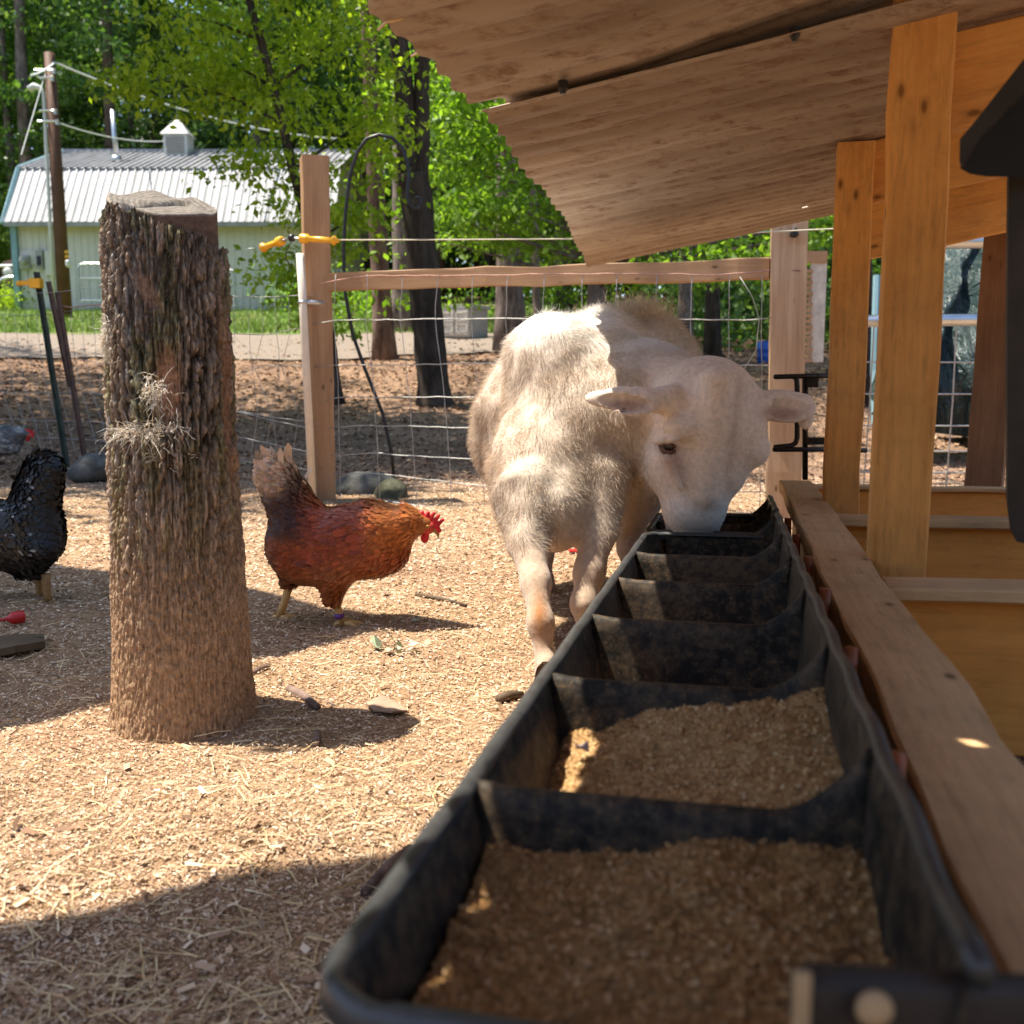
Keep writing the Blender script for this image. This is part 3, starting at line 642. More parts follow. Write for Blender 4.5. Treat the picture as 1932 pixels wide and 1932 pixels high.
# floor boards inside the pen
# rafters, parallel to the corrugations
def rafter(t0, s0, s1, h, dz=-.02):
    board('rafter', T(s0, t0, RZ+RS*s0-h/2+dz), T(s1, t0, RZ+RS*s1-h/2+dz), h, .038, W, shed, up=(0, 0, 1))
rafter(.98, -.12, -.87, .19, -.012); rafter(.06, -.01, -.87, .14, -.012); rafter(-.70, -.06, -.87, .15, -.012); rafter(-1.9, .0, -.87, .14, -.012)
a, c_ = P(1640, 262, 2.52), P(1682, 130, 2.5); board('brace', a, c_, .05, .038, W, shed, up=(1, 0, 0))
board('brace', P(1650, 232, 2.52), P(1990, 40, 2.2), .09, .038, W, shed, up=(0, 0, 1))
# two loose straws stuck in the eave
for (x0, y0, x1, y1, cx_) in ((712, 57, 748, 42, .1), (775, 106, 812, 103, 0)):
    s_, t_ = roofpt(x1, y1, .02); e0 = T(s_, t_, RZ+RS*s_+.02); d = nrm(P(x0, y0, e0[1])-e0); L_ = np.linalg.norm(P(x0, y0, e0[1])-e0)
    mb = MB(); mb.tube([e0-d*.02, e0+d*L_*.5+[0, 0, .006], e0+d*L_], [.0028, .0025, .0018], 5)
    tag(mb.build('straw_stem', simple('dry_stem', (.7, .5, .28), .7)), 'thin dry stem sticking out of the roof eave, %s' % ('the upper thicker one' if y0 < 80 else 'the lower thinner one'), 'stem')
# added unseen roof slab, outline projected up from the wanted near-ground shadow
def caster(name, gpts, H, label, cat, mat):
    V = []
    for g in gpts:
        q = g+np.array(SUN)*(H/SUN.z); V.append(q)
    n = len(V); V2 = [v+np.array([0, 0, .05]) for v in V]
    F = [tuple(range(n-1, -1, -1)), tuple(range(n, 2*n))]+[(i, (i+1) % n, n+(i+1) % n, n+i) for i in range(n)]
    o = mk(name, V+V2, F, mat); tag(o, label, cat); return o
gA = G(-60, 1775); gB = G(830, 1600); dirn = (gB-gA)/np.linalg.norm(gB-gA); gC = G(400, 1655)
gpts = [gA-dirn*2.2, gA, gC, gB, gB+np.array([.1, -.12, 0]), np.array([gB[0]+.12, -.35, 0]), np.array([-3.2, -.55, 0])]
caster('added_shade_roof', gpts, 2.35, 'unseen roof slab added above and behind the feeding yard to shade the near ground', 'roof', M['roof'])
gp = [G(x, y) for x, y in ((-260, 1052), (60, 1050), (205, 1072), (330, 1092), (470, 1118), (600, 1150), (760, 1176), (860, 1184), (760, 1192), (640, 1213), (540, 1234), (470, 1253), (330, 1300), (200, 1335), (0, 1372), (-160, 1390), (-420, 1390))]
caster('added_shade_panel', gp[::-1], 2.9, 'unseen panel added above the left side of the yard to shade it', 'shade panel', M['old_wood'])  # added unseen panel, outline projected up from the shadow band on the ground
# ================================================================ FEED TROUGHS
bp, t, b = newmat('black_trough_plastic')
n1 = noise(t, 9, 5, .7); n2 = noise(t, 70, 4, .7); n3 = noise(t, 260, 3, .6)
c = ramp(t, n1, [(.4, (.014, .012, .010)), (.65, (.030, .026, .022))])
tcc = nd(t, 'ShaderNodeTexCoord'); sxx = nd(t, 'ShaderNodeSeparateXYZ'); t.links.new(tcc.outputs['Object'], sxx.inputs[0])
dust = ramp(t, mix(t, .6, n1, n2), [(.44, (0, 0, 0)), (.58, (.7, .7, .7))]); c = mix(t, dust, c, (.115, .078, .047))
c = mix(t, ramp(t, mix(t, .35, n3, n2), [(.585, (0, 0, 0)), (.63, (.6, .6, .6))]), c, (.22, .13, .06))
t.links.new(c, b.inputs['Base Color']); b.inputs['Roughness'].default_value = .62; b.inputs['Specular IOR Level'].default_value = .22; bump(t, b, n2, .25, .003)
M['black_plastic'] = bp
M['plastic_rim'] = simple('worn_black_rim', (.045, .046, .047), .42, 0, .35, 60, .2, spec=.6)
SR, SL = .160, .447                     # lateral positions of the back wall and of the front rim
def zrim(t_): return .311+(t_+1.873)*(-.050/1.555)
def trough(name, ts, label, depth=.155):
    def T(s, t, z): s = s+(.003*min(1, max(0, (-1.90-t)/.26)) if s > .3 else 0); return B0+v_*s+u_*t+np.array([0, 0, z])
    tr_ = empty(name, T((SR+SL)/2, ts[0], zrim(ts[0])-depth), label=label, cat='feed trough', group='black feed troughs along the rail')
    th = .007; nseg = 18; ns = len(ts)-1
    # cross profile of the body: (s, dz) from the front rim, down, floor, up the tall back wall
    def prof(off=0.0):
        pts = [(SL-.006, 0), (SL-.014, -.03), (SL-.026, -.08), (SL-.044, -.118)]
        for k in range(1, 5): a_ = k/4*math.pi/2; pts.append((SL-.048-.035*math.sin(a_)*1.0, -.118-.037*(1-math.cos(a_))))
        pts += [(SL-.12, -.155), (SR+.07, -.155)]
        for k in range(1, 5): a_ = k/4*math.pi/2; pts.append((SR+.07-.05*math.sin(a_), -.155+.05*(1-math.cos(a_))))
        pts += [(SR+.014, -.04), (SR+.010, .02), (SR+.006, .05)]
        return pts
    # body shell
    mb = MB(); pr = prof(); n = len(pr); tt = np.r_[np.linspace(ts[0]+.008, ts[0]+.055, 8), np.linspace(ts[0]+.07, ts[-1]-.07, 12*ns), np.linspace(ts[-1]-.055, ts[-1]-.008, 8)]; V = []
    def rnd(s, t__, o=0):
        dt = min(t__-ts[0], ts[-1]-t__); rc_ = .05
        return s-((rc_-math.sqrt(max(0, rc_**2-(rc_-dt)**2))) if (dt < rc_ and s > .3) else 0)
    for t__ in tt:
        for s, dz in pr: s = rnd(s, t__); V.append(T(s, t__, zrim(t__)+dz*depth/.155))
    for t__ in tt:
        for s, dz in pr:
            s = rnd(s, t__); so_ = s+(th if dz > -.12 and s > .3 else (-th if s < .25 and dz > -.1 else 0)); V.append(T(so_, t__, zrim(t__)+dz*depth/.155-(th if dz < -.1 else 0)))
    m_ = len(tt); o1 = m_*n
    F = [(i*n+j, i*n+j+1, (i+1)*n+j+1, (i+1)*n+j) for i in range(m_-1) for j in range(n-1)]
    F += [tuple(o1+k for k in f[::-1]) for f in F]
    F += [(i*n, (i+1)*n, o1+(i+1)*n, o1+i*n) for i in range(m_-1)]+[(i*n+n-1, o1+i*n+n-1, o1+(i+1)*n+n-1, (i+1)*n+n-1) for i in range(m_-1)]
    body = MB().add(V, F).build('body', M['black_plastic'], tr_, True)
    # front rim: a flat lip with a rolled outer edge
    r0, r1 = ts[0], ts[-1]; rc = .045
    lip = []; N_ = 44
    def lipt(s_): return s_
    path = [(SR+.03, r0), (SL-rc, r0)]+[(SL-rc+rc*math.sin(a_), r0+rc-rc*math.cos(a_)) for a_ in np.linspace(.2, math.pi/2, 6)]
    path += [(SL, x) for x in np.linspace(r0+rc+.02, r1-rc-.02, 26)]
    path += [(SL-rc+rc*math.cos(a_), r1-rc+rc*math.sin(a_)) for a_ in np.linspace(.1, math.pi/2, 6)]+[(SR+.03, r1)]
    V = []; cen = np.array([(SR+SL)/2, 0])
    for i, (s, t__) in enumerate(path):
        p0 = np.array(path[max(i-1, 0)]); p1 = np.array(path[min(i+1, len(path)-1)]); d = p1-p0; d = d/np.linalg.norm(d); nn = np.array([-d[1], d[0]])*(-1)
        inn = nn if ((np.array([(SR+SL)/2, min(max(t__, r0+.05), r1-.05)])-np.array([s, t__]))@nn) > 0 else -nn
        w_ = .011; jz = .0012*math.sin(i*2.1)
        for k, (o_, dz) in enumerate([(w_, -.004), (w_, .0), (.004, .003), (-.001, .001), (-.003, -.012), (0, -.014)]):
            q = np.array([s, t__])+inn*o_; V.append(T(q[0], q[1], zrim(q[1])+dz+jz))
    F = [(i*6+k, i*6+k+1, (i+1)*6+k+1, (i+1)*6+k) for i in range(len(path)-1) for k in range(5)]
    ob = MB().add(V, F).build('rim', M['plastic_rim'], tr_, True)
    # dividers and end walls: slanted pairs with a rounded top that sweeps up to the back wall
    def wall(t__, thick, slope, nm, ztop=0.0):
        ss = list(np.linspace(SL-(.008 if nm == 'divider' else .05), SR+.07, 14))+list(np.linspace(SR+.06, SR+.008, 9)); V = []
        for s in ss:
            k = max(0, (SR+.07-s)/.062); zt_ = ztop+.050*k**1.8; fr = min(1, max(0, (SL-.008-s)/.03)); zt_ += -.006*math.sin(fr*math.pi)*0-.004*fr
            zb_ = -.15 if s < SL-.06 else -.15+(s-(SL-.06))*2.2
            if s < SR+.05: zb_ = -.15+(SR+.05-s)*2.5
            zb_ = min(zb_, zt_-.02); jj = .0015*(vn([[s*30, t__*9, 1]])[0]-.5)
            for q, dz in ((-thick*.5-slope*(zt_-zb_), zb_), (-thick*.5-slope*.3*(zt_-zb_), zt_-.02*1.0), (-thick*.42, zt_-.004), (-thick*.15, zt_), (thick*.15, zt_), (thick*.42, zt_-.004), (thick*.5+slope*.3*(zt_-zb_), zt_-.02), (thick*.5+slope*(zt_-zb_), zb_)):
                V.append(T(s, t__+q+jj, zrim(t__)+dz))
        n_ = 8; F = [(i*n_+k, (i+1)*n_+k, (i+1)*n_+k+1, i*n_+k+1) for i in range(len(ss)-1) for k in range(n_-1)]
        F += [tuple(range(n_)), tuple(range((len(ss)-1)*n_+n_-1, (len(ss)-1)*n_-1, -1))]
        return MB().add(V, F).build(nm, M['black_plastic'], tr_, True)
    for i, t__ in enumerate(ts): wall(t__, .016 if 0 < i < ns else .008, .08 if 0 < i < ns else .02, 'divider' if 0 < i < ns else 'end_wall')
    # back lip and its vertical strengthening ribs
    mb = MB(); L_ = ts[-1]-ts[0]
    bl = [T(SR+.004, x, zrim(x)+.05+.003*math.sin(x*40)) for x in np.linspace(ts[0], ts[-1], 14*ns)]; mb.tube(bl, .006, 6); mb.build('back_lip', M['plastic_rim'], tr_, True)
    return tr_
tsA = [-2.165]+[-1.873+.311*i for i in range(6)]; tsB = [-.285, -.07, .14]
troughA = trough('feed_trough', tsA, 'long black plastic feed trough with divided compartments running from the foreground')
troughB = trough('feed_trough', tsB, 'short black feed trough at the far end of the rail where the sheep eats')
M['wet_rust'] = simple('red_brown_clip', (.30, .09, .035), .5, 0, .4, 30, .2)
for t__ in tsA[1:]:
    for d_ in (.10,):
        mb = MB(); x = t__+d_; pts = [T(.134, x, zrim(x)-.10), T(.136, x, zrim(x)-.02), T(.136, x, min(zrim(x)+.03, .318))]; mb.tube(pts, [.008, .009, .008], 6); mb.build('strap_clip', M['wet_rust'], troughA, True)
# feed
def feedmat(name, cols, sc=160):
    m, t, b = newmat(name); n1 = noise(t, sc, 5, .75); n2 = noise(t, 12, 4, .6)
    c = ramp(t, n1, [(.32, cols[0]), (.5, cols[1]), (.68, cols[2])]); c = mix(t, .35, c, ramp(t, n2, [(.35, cols[0]), (.65, cols[1])]))
    t.links.new(c, b.inputs['Base Color']); b.inputs['Roughness'].default_value = .95; bump(t, b, n1, .9, .006); return m
FD = feedmat('ground_grain', [(.27, .14, .05), (.55, .33, .135), (.72, .49, .25)])
CR = islandmat('grain_crumbs', [(.31, .165, .06), (.57, .345, .145), (.70, .47, .23), (.43, .24, .09), (.76, .58, .35)])
FD2 = feedmat('dark_ground_grain', [(.19, .09, .028), (.42, .23, .08), (.60, .37, .17)]); CR2 = islandmat('dark_crumbs', [(.22, .11, .035), (.42, .235, .085), (.56, .34, .15), (.33, .17, .06), (.66, .46, .26)])  # darker copy of the grain colours for the nearest compartment
def feed(i, ts, hf, label, s0=SR+.012, s1=SL-.024, crumbs=5000):
    t0, t1 = ts[i]+.006, ts[i+1]-.006; ns_, nt_ = 60, 60; S_, T_ = np.meshgrid(np.linspace(s0, s1, ns_), np.linspace(t0, t1, nt_), indexing='ij')
    def zf(S, Tt):
        u1 = (S-s0)/(s1-s0); w1 = (Tt-t0)/(t1-t0); p = np.stack([S*22, Tt*22, np.full_like(S, i)], -1)
        return zrim(Tt)-.155+.002+np.maximum(hf(u1, w1)+(fbm(p, 31+i, 4)-.47)*.030+(fbm(p*6, 41, 2)-.37)*.008, -.004)
    Z = zf(S_.ravel(), T_.ravel()); V = B0+v_*S_.ravel()[:, None]+u_*T_.ravel()[:, None]; V[:, 2] = Z
    q = np.arange(ns_-1)[:, None]*nt_+np.arange(nt_-1)[None]; F = np.stack([q, q+1, q+nt_+1, q+nt_], -1).reshape(-1, 4)
    o = mk('grain_feed', V, F, FD2 if 'nearest' in label else FD, smooth=True); tag(o, label, 'feed', kind='stuff')
    S = R.uniform(s0, s1, crumbs); Tt = R.uniform(t0, t1, crumbs); z = zf(S, Tt); ok = z > zrim(Tt)-.150; S, Tt, z = S[ok], Tt[ok], z[ok]
    C = B0+v_*S[:, None]+u_*Tt[:, None]; L = R.uniform(.0014, .0036, len(S)); V, F = quads(C[:, 0], C[:, 1], z, L, L*.6, R, .8, lift=.001)
    mk('crumbs', V, F, CR2 if 'nearest' in label else CR, o)
full = lambda a, c_: .078+.022*(1-a)*0+.015*np.sin(a*3)+.02*np.clip(c_-.5, 0, 1)
feed(0, tsA, lambda a, c_: .110+.016*(1-a)+.022*np.clip(c_-.6, 0, 1)-.012*a+.02*np.clip(a-.85, 0, 1), 'mound of brown ground feed filling the nearest trough compartment', crumbs=15000)
feed(1, tsA, lambda a, c_: .098+.040*(1-a)-.02*np.clip((a-.7)/.3, 0, 1)+.012*c_-.02*np.sin(c_*3.14)*a, 'sandy ground feed filling the second compartment from the camera', crumbs=13000)
feed(2, tsA, lambda a, c_: .012+.03*np.clip(1-np.abs(a-.72)*4, 0, 1)+.02*np.clip((.2-a)*5, 0, 1), 'thin scraps of feed in the third compartment from the camera')
feed(3, tsA, lambda a, c_: .018+.05*np.clip((.35-a)*3, 0, 1)+.03*np.clip((a-.7)*3, 0, 1), 'feed banked in the back corner of the fourth compartment')
feed(4, tsA, lambda a, c_: .006+.035*np.clip((.4-a)*2.5, 0, 1), 'little feed left in the fifth compartment')
feed(0, tsB, lambda a, c_: .008+.02*a, 'feed in the far trough under the sheep muzzle')
# pale flakes in the near compartments
for (x, y, s, lb, Y) in ((1143, 1702, .013, 'small white flake on the nearest feed mound, towards its middle', .55), (850, 1868, .010, 'pale pink flake in the near front corner of the nearest compartment', .43), (905, 1632, .014, 'curled pale husk against the front wall of the nearest compartment', .60), (1100, 1415, .008, 'small pale flake on the second feed mound', .82)):
    q = G(x, y, .252); e = MB(); n_ = 7
    V = [q+[s*math.cos(k)*(1 if k % 2 else .7), s*.75*math.sin(k), .002+.003*math.sin(k*2)] for k in np.linspace(0, 5.4, n_)]; V2 = [p_+[0, 0, .0025] for p_ in V]
    F = [tuple(range(n_-1, -1, -1)), tuple(range(n_, 2*n_))]+[(i, (i+1) % n_, n_+(i+1) % n_, n_+i) for i in range(n_)]
    tag(mk('flake', V+V2, F, simple('pale_flake', (.62, .48, .42), .8)), lb, 'flake')
# near black bracket hooked over the rail
q = P(1700, 1890, .38); br = empty('hook_bracket', q, label='blurred black bracket with a tan worn end crossing the trough in the near corner', cat='bracket')
e0, e1 = P(1500, 1878, .36), P(2100, 1905, .40)
mb = MB(); dirb = (e1-e0)/np.linalg.norm(e1-e0); L_ = np.linalg.norm(e1-e0); sec = []
rd = .013
V = []; nn_ = 24
for i in range(nn_):
    f = i/(nn_-1); q = e0+dirb*L_*f; k = 1-max(0, (.05-f)/.05)**2*.35; H_ = .0155*k
    for a_ in range(16):
        th_ = 2*math.pi*a_/16; cx_, cz_ = math.cos(th_), math.sin(th_); sq = lambda v: math.copysign(abs(v)**.5, v)
        V.append(q+np.array([0, sq(cx_)*.009, sq(cz_)*H_-.004]))
F = [(i*16+k, i*16+(k+1) % 16, (i+1)*16+(k+1) % 16, (i+1)*16+k) for i in range(nn_-1) for k in range(16)]+[tuple(range(15, -1, -1)), tuple(range((nn_-1)*16, nn_*16))]
MB().add(V, F).build('arm', simple('dull_black_bracket', (.035, .028, .024), .6), br, True)
tanm = simple('tan_scuffed_plastic', (.46, .33, .19), .8)
q = P(1650, 1905, .352); mb = MB(); mb.lathe(q, [(.0026, -.002), (.0068, -.002), (.0068, .001), (.0026, .0016)], 16, Matrix.Rotation(math.pi/2, 3, 'X')); mb.build('washer', tanm, br, True)
mb = MB(); q = P(1512, 1888, .350); mb.box(q, (.006, .003, .022)); ob = mb.build('scuffed_end', tanm, br)
# ================================================================ BLACK TUB hung at the right (upright)
q = P(1880, 600, 1.15); tub = empty('hanging_black_tub', q, label='black plastic hopper hanging at the right edge of the picture', cat='hopper')
dk = simple('scuffed_black_plastic', (.035, .028, .024), .55, 0, .5, 14, .2)
mb = MB()
pts = [(1903, 335), (1900, 640), (1901, 960), (1906, 1000), (1918, 1022), (1990, 1036)]; Yt = 1.15
V = [P(x, y, Yt) for x, y in pts]+[P(2100, 1030, Yt), P(2100, 300, Yt), P(1903, 300, Yt)]; n_ = len(V); V = V+[v+np.array([.06, .13, 0]) for v in V]
F = [tuple(range(n_-1, -1, -1)), tuple(range(n_, 2*n_))]+[(i, (i+1) % n_, n_+(i+1) % n_, n_+i) for i in range(n_)]
MB().add(V, F).build('column', dk, tub)
pts = [(1932+40, 60), (1858, 205), (1830, 240), (1811, 262), (1810, 305), (1816, 312), (1845, 262), (1932+40, 128)]
V = [P(x, y, 1.06) for x, y in pts]; n_ = len(V); V = V+[v+np.array([.01, .02, 0]) for v in V]
F = [tuple(range(n_-1, -1, -1)), tuple(range(n_, 2*n_))]+[(i, (i+1) % n_, n_+(i+1) % n_, n_+i) for i in range(n_)]
MB().add(V, F).build('flange', dk, tub)
pts = [(1990, 118), (1845, 262), (1812, 306), (1812, 318), (1830, 328), (1862, 333), (1905, 334), (1990, 334)]
V = [P(x, y, 1.075) for x, y in pts]; n_ = len(V); V = V+[P(x+4, y-3, 1.235) for x, y in pts]
F = [tuple(range(n_-1, -1, -1)), tuple(range(n_, 2*n_))]+[(i, (i+1) % n_, n_+(i+1) % n_, n_+i) for i in range(n_)]
MB().add(V, F).build('bowl', simple('deep_black_plastic', (.008, .008, .008), .6), tub)
# ================================================================ BLACK STEEL HOOK RACK behind the far post
YK = 2.62; rk = empty('steel_rack', P(1560, 800, YK), label='black tubular steel rack standing behind the far end of the rail', cat='rack')
def hb(name, pts, r=.0068, n=8):
    mb = MB(); mb.tube([P(x, y, YK+dy) for x, y, dy in pts], r, n); mb.build(name, M['black_metal'], rk, True)
hb('top_bar', [(1462, 711, -.06), (1545, 709, 0), (1634, 709, .06)], .0062); hb('low_bar', [(1460, 848, -.06), (1545, 848, 0), (1634, 850, .06)], .0062)
hb('hook', [(1498, 711, -.03), (1503, 716, -.03), (1504, 730, -.03), (1504, 826, -.03), (1501, 836, -.03), (1492, 841, -.03), (1462, 844, -.05)])
hb('upright', [(1519, 705, 0), (1519, 905, 0)], .0075); hb('upright', [(1613, 707, .05), (1612, 885, .05), (1608, 898, .05)], .0075)
mb = MB(); mb.box(P(1531, 718, YK), (.03, .02, .035)); mb.build('plate', M['black_metal'], rk); mb = MB(); mb.box(P(1540, 832, YK), (.05, .012, .018)); mb.build('plate', M['black_metal'], rk)
# ================================================================ FENCE
def fence_pt(px, py, A, B):
    d = ray(px, py); o = np.array([0, 0, CH]); e = B-A; n = np.array([e[1], -e[0], 0]); k = ((A-o)@n)/(d@n); return o+d*k
A0 = P(607, 900, 5.1); A0[2] = 0; B1 = P(1479, 900, 4.3); B1[2] = 0
FW = M['fence_wood']
cpost = empty('corner_post', A0, label='tall square wooden corner post with yellow gate handles hooked to it', cat='fence post')
board('post', [A0[0], A0[1], -.05], P(584, 297, 5.1)*[0, 1, 1]+[A0[0], 0, 0], .125, .125, FW, cpost, up=(.95, .3, 0), wob=.002)
board('facing_board', P(591, 930, 5.0)*[1, 1, 0], P(580, 560, 5.0), .038, .08, FW, cpost, up=(1, 0, 0))
rpost = empty('fence_post', B1, label='thick pale grained wooden fence post to the right of the sheep', cat='fence post')
board('post', [B1[0], B1[1], -.05], P(1490, 405, 4.3), .140, .140, M['pale_wood'], rpost, up=(.98, -.2, 0), wob=.003)
frail = board('fence_rail', fence_pt(603, 533, A0, B1), fence_pt(1452, 509, A0, B1), .086, .038, FW, None, up=(0, 0, 1), wob=.003)
tag(frail, 'long wooden top rail running between the corner post and the pale post', 'fence rail')
# pipe strapped to the corner post
Yp = 4.93; pvc = MB(); pvc.tube([P(566, 478, Yp), P(573, 600, Yp), P(590, 925, Yp)*[1, 1, 0]], .019, 12)
tag(pvc.build('plastic_pipe', M['pvc'], None, True), 'upright white plastic pipe tied to the corner post', 'pipe')
mb = MB(); q = P(571, 570, Yp); mb.lathe(q, [(.021, -.007), (.024, 0), (.021, .007)], 12); mb.tube([q, q+[.09, .05, 0]], .012, 6); tag(mb.build('hose_clamp', M['galv'], None, True), 'steel hose clamp round the white pipe', 'clamp')
def wires(name, polys, r, mat, parent, A, B, off=0.0, n=4):
    mb = MB()
    for k_, pl in enumerate(polys):
        pts = []
        for i in range(len(pl)-1):
            (x0, y0), (x1, y1) = pl[i], pl[i+1]; m_ = max(1, int(math.hypot(x1-x0, y1-y0)/22))
            for j in range(m_): f = j/m_; pts.append(fence_pt(x0+(x1-x0)*f+random.uniform(-1.1, 1.1), y0+(y1-y0)*f+random.uniform(-1.1, 1.1), A, B)+[0, off, 0])
        pts.append(fence_pt(*pl[-1], A, B)+[0, off, 0]); mb.tube(pts, r, n)
    return mb.build(name, mat, parent, True)
fen = empty('wire_fence', (A0+B1)/2, label='square wire mesh fence stretched between the corner post and the pale post', cat='wire fence')
H = [[(572, 618), (640, 606), (900, 603), (1200, 604), (1420, 605), (1452, 601)], [(590, 692), (640, 690), (900, 686), (1200, 690), (1452, 690)], [(618, 757), (640, 749), (900, 748), (1200, 752), (1452, 752)],
     [(625, 806), (700, 801), (900, 806), (1200, 812), (1452, 812)], [(630, 858), (700, 852), (900, 865), (1200, 868), (1452, 868)], [(635, 893), (700, 890), (900, 912), (1200, 925), (1452, 925)], [(640, 944), (700, 940), (900, 960), (1200, 965), (1452, 965)]]
wires('line_wire', H, .0023, M['wire'], fen, A0, B1, -.075)
wires('line_wire', [[(600, 540), (640, 532), (670, 527), (720, 523), (900, 523), (1000, 521), (1120, 520), (1300, 521), (1345, 523), (1380, 520), (1455, 512), (1500, 514)]], .003, M['rust_wire'], fen, A0, B1, -.075)
Vv = []
for i, (xt, xb_) in enumerate([(638, 648), (698, 722), (762, 790), (827, 855), (893, 915), (957, 975), (1025, 1035), (1097, 1100), (1160, 1160), (1235, 1232), (1300, 1290), (1370, 1360), (1430, 1425)]):
    Vv.append([(xt, 522), (xt-2 if i > 3 else xt-4, 606), (xt+(xb_-xt)*.25, 690), (xt+(xb_-xt)*.5, 750), (xt+(xb_-xt)*.8, 870), (xb_, 960)])
wires('stay_wire', Vv, .0017, M['wire'], fen, A0, B1, -.075)
wires('stay_wire', [[(1388, 525), (1410, 560), (1425, 605), (1418, 660), (1395, 700), (1380, 730)]], .0017, M['wire'], fen, A0, B1, -.08)
rope = MB(); pts = [fence_pt(x, y, A0, B1)+[0, -.12, 0] for x, y in ((648, 459), (800, 459), (1000, 458), (1200, 457), (1484, 443), (1640, 436), (1900, 430))]; rope.tube(pts, .0030, 6)
tag(rope.build('electric_rope', M['rope'], None, True), 'thin twisted electric fence rope above the wooden top rail', 'rope')
mb = MB(); q = fence_pt(1486, 445, A0, B1)+[0, -.10, 0]; mb.lathe(q, [(.008, -.02), (.018, -.014), (.018, 0), (.009, .006), (.014, .012), (.008, .018)], 12); tag(mb.build('insulator', M['black_metal'], None, True), 'small black insulator screwed to the pale post', 'insulator')
def handle(p0, p1, label):
    p0, p1 = np.array(p0), np.array(p1); d = (p1-p0); L_ = np.linalg.norm(d); Mx = Vector(d).to_track_quat('Z', 'Y').to_matrix()
    e = empty('gate_handle', p0, label=label, cat='gate handle', group='yellow electric gate handles')
    mb = MB(); mb.lathe(p0, [(.012, 0), (.021, .004), (.024, .012), (.019, .018), (.024, .026), (.019, .034), (.023, .040), (.013, .046), (.0145, L_*.5), (.014, L_-.035), (.022, L_-.03), (.024, L_-.022), (.012, L_-.018), (.009, L_)], 16, Mx); mb.build('grip', M['yellow'], e, True)
    mb = MB(); mb.tube([p0-d/L_*.045, p0], .006, 6); mb.build('hook', M['galv'], e); return e
hq = fence_pt(577, 457, A0, B1)+[0, -.14, 0]; handle(hq, fence_pt(648, 461, A0, B1)+[0, -.13, 0], 'yellow plastic gate handle on the right side of the corner post')
handle(fence_pt(545, 461, A0, B1)+[0, -.14, 0], fence_pt(497, 471, A0, B1)+[0, -.05, 0], 'yellow plastic gate handle on the left side of the corner post')
mb = MB(); q = fence_pt(562, 456, A0, B1)+[0, -.14, 0]; mb.lathe(q, [(.008, -.016), (.018, -.01), (.018, .01), (.008, .016)], 12, Matrix.Rotation(math.pi/2, 3, 'Y')); mb.tube([q+[-.003, 0, -.02], q+[-.028, 0, -.06], q+[-.03, 0, -.10], q+[-.005, .01, -.14]], .003, 5)
tag(mb.build('ring_insulator', M['black_metal'], None, True), 'black ring insulator between the two yellow handles', 'insulator')
# left run of wire fence with steel posts
A2 = P(150, 880, 6.1); A2[2] = 0; L0 = np.array([A0[0]-.05, A0[1]-.05, 0]); 
lf = empty('wire_fence', A2, label='sagging wire mesh fence with steel posts left of the corner post', cat='wire fence')
LH = [[(-20, 592), (40, 594), (100, 592), (160, 583), (225, 568), (300, 566), (420, 556), (450, 561), (520, 560), (592, 556)], [(-20, 672), (120, 672), (220, 690), (420, 628), (500, 632), (575, 618)], [(-20, 740), (150, 742), (300, 750), (500, 690), (590, 692)],
      [(-20, 790), (150, 795), (300, 805), (450, 776), (600, 800)], [(-20, 822), (150, 828), (350, 850), (430, 773), (600, 812)], [(-20, 852), (150, 862), (350, 876), (440, 822), (600, 856)], [(150, 880), (350, 905), (440, 868), (600, 888)]]
wires('line_wire', LH, .0019, M['wire'], lf, L0, A2, 0)
wires('line_wire', [[(110, 560), (118, 575), (140, 582), (160, 578), (200, 575)]], .003, M['rust_wire'], lf, L0, A2, -.03)
LVa = [[(x, 592-(6 if x > 100 else 0)), (x+8, 672), (x+22, 742), (x+40, 800), (x+55, 870)] for x in range(-15, 200, 21)]
LV = [[(x, 560), (x+4, 628), (x+(10 if i % 2 else -12), 692), (x+(20 if i % 3 else -4), 780), (x+6, 868)] for i, x in enumerate(range(440, 572, 26))]
wires('stay_wire', LVa, .0014, M['wire'], lf, L0, A2, 0); wires('stay_wire', LV, .0014, M['wire'], lf, L0, A2, 0)
def tpost(x0, y0, x1, y1, w_, mat, nm='steel_post'):
    a, c_ = fence_pt(x0, y0, L0, A2)+[0, -.05, 0], fence_pt(x1, y1, L0, A2)+[0, -.05, 0]; z = Vector(c_-a).normalized(); mb = MB()
    Mx = Vector(c_-a).to_track_quat('Z', 'Y').to_matrix(); mid = (a+c_)/2; L_ = np.linalg.norm(c_-a)
    mb.box(mid, (w_, .006, L_), Mx); mb.box(Vector(mid)+Mx @ Vector((0, .015, 0)), (.006, .03, L_-.01), Mx)
    for k in range(int(L_/.055)): mb.box(Vector(a)+Mx @ Vector((0, -.006, .03+k*.055)), (.012, .008, .02), Mx)
    mb.build(nm, mat, lf)
gt = simple('dark_green_post', (.035, .05, .04), .7, 0, .4, 20); rp = simple('rusty_dark_post', (.085, .055, .045), .8, 0, .4, 20)
tpost(76, 515, 133, 880, .038, gt); tpost(97, 533, 138, 730, .022, rp); tpost(114, 553, 170, 893, .026, rp)
mb = MB(); q = fence_pt(80, 537, L0, A2)+[0, -.08, 0]; mb.box(q, (.065, .05, .055)); mb.box(q+[-.06, 0, .002], (.07, .022, .026)); mb.lathe(q+[-.10, 0, 0], [(.008, -.012), (.016, -.012), (.016, .012), (.008, .012)], 10, Matrix.Rotation(math.pi/2, 3, 'Y')); mb.build('post_insulator', M['yellow'], lf)
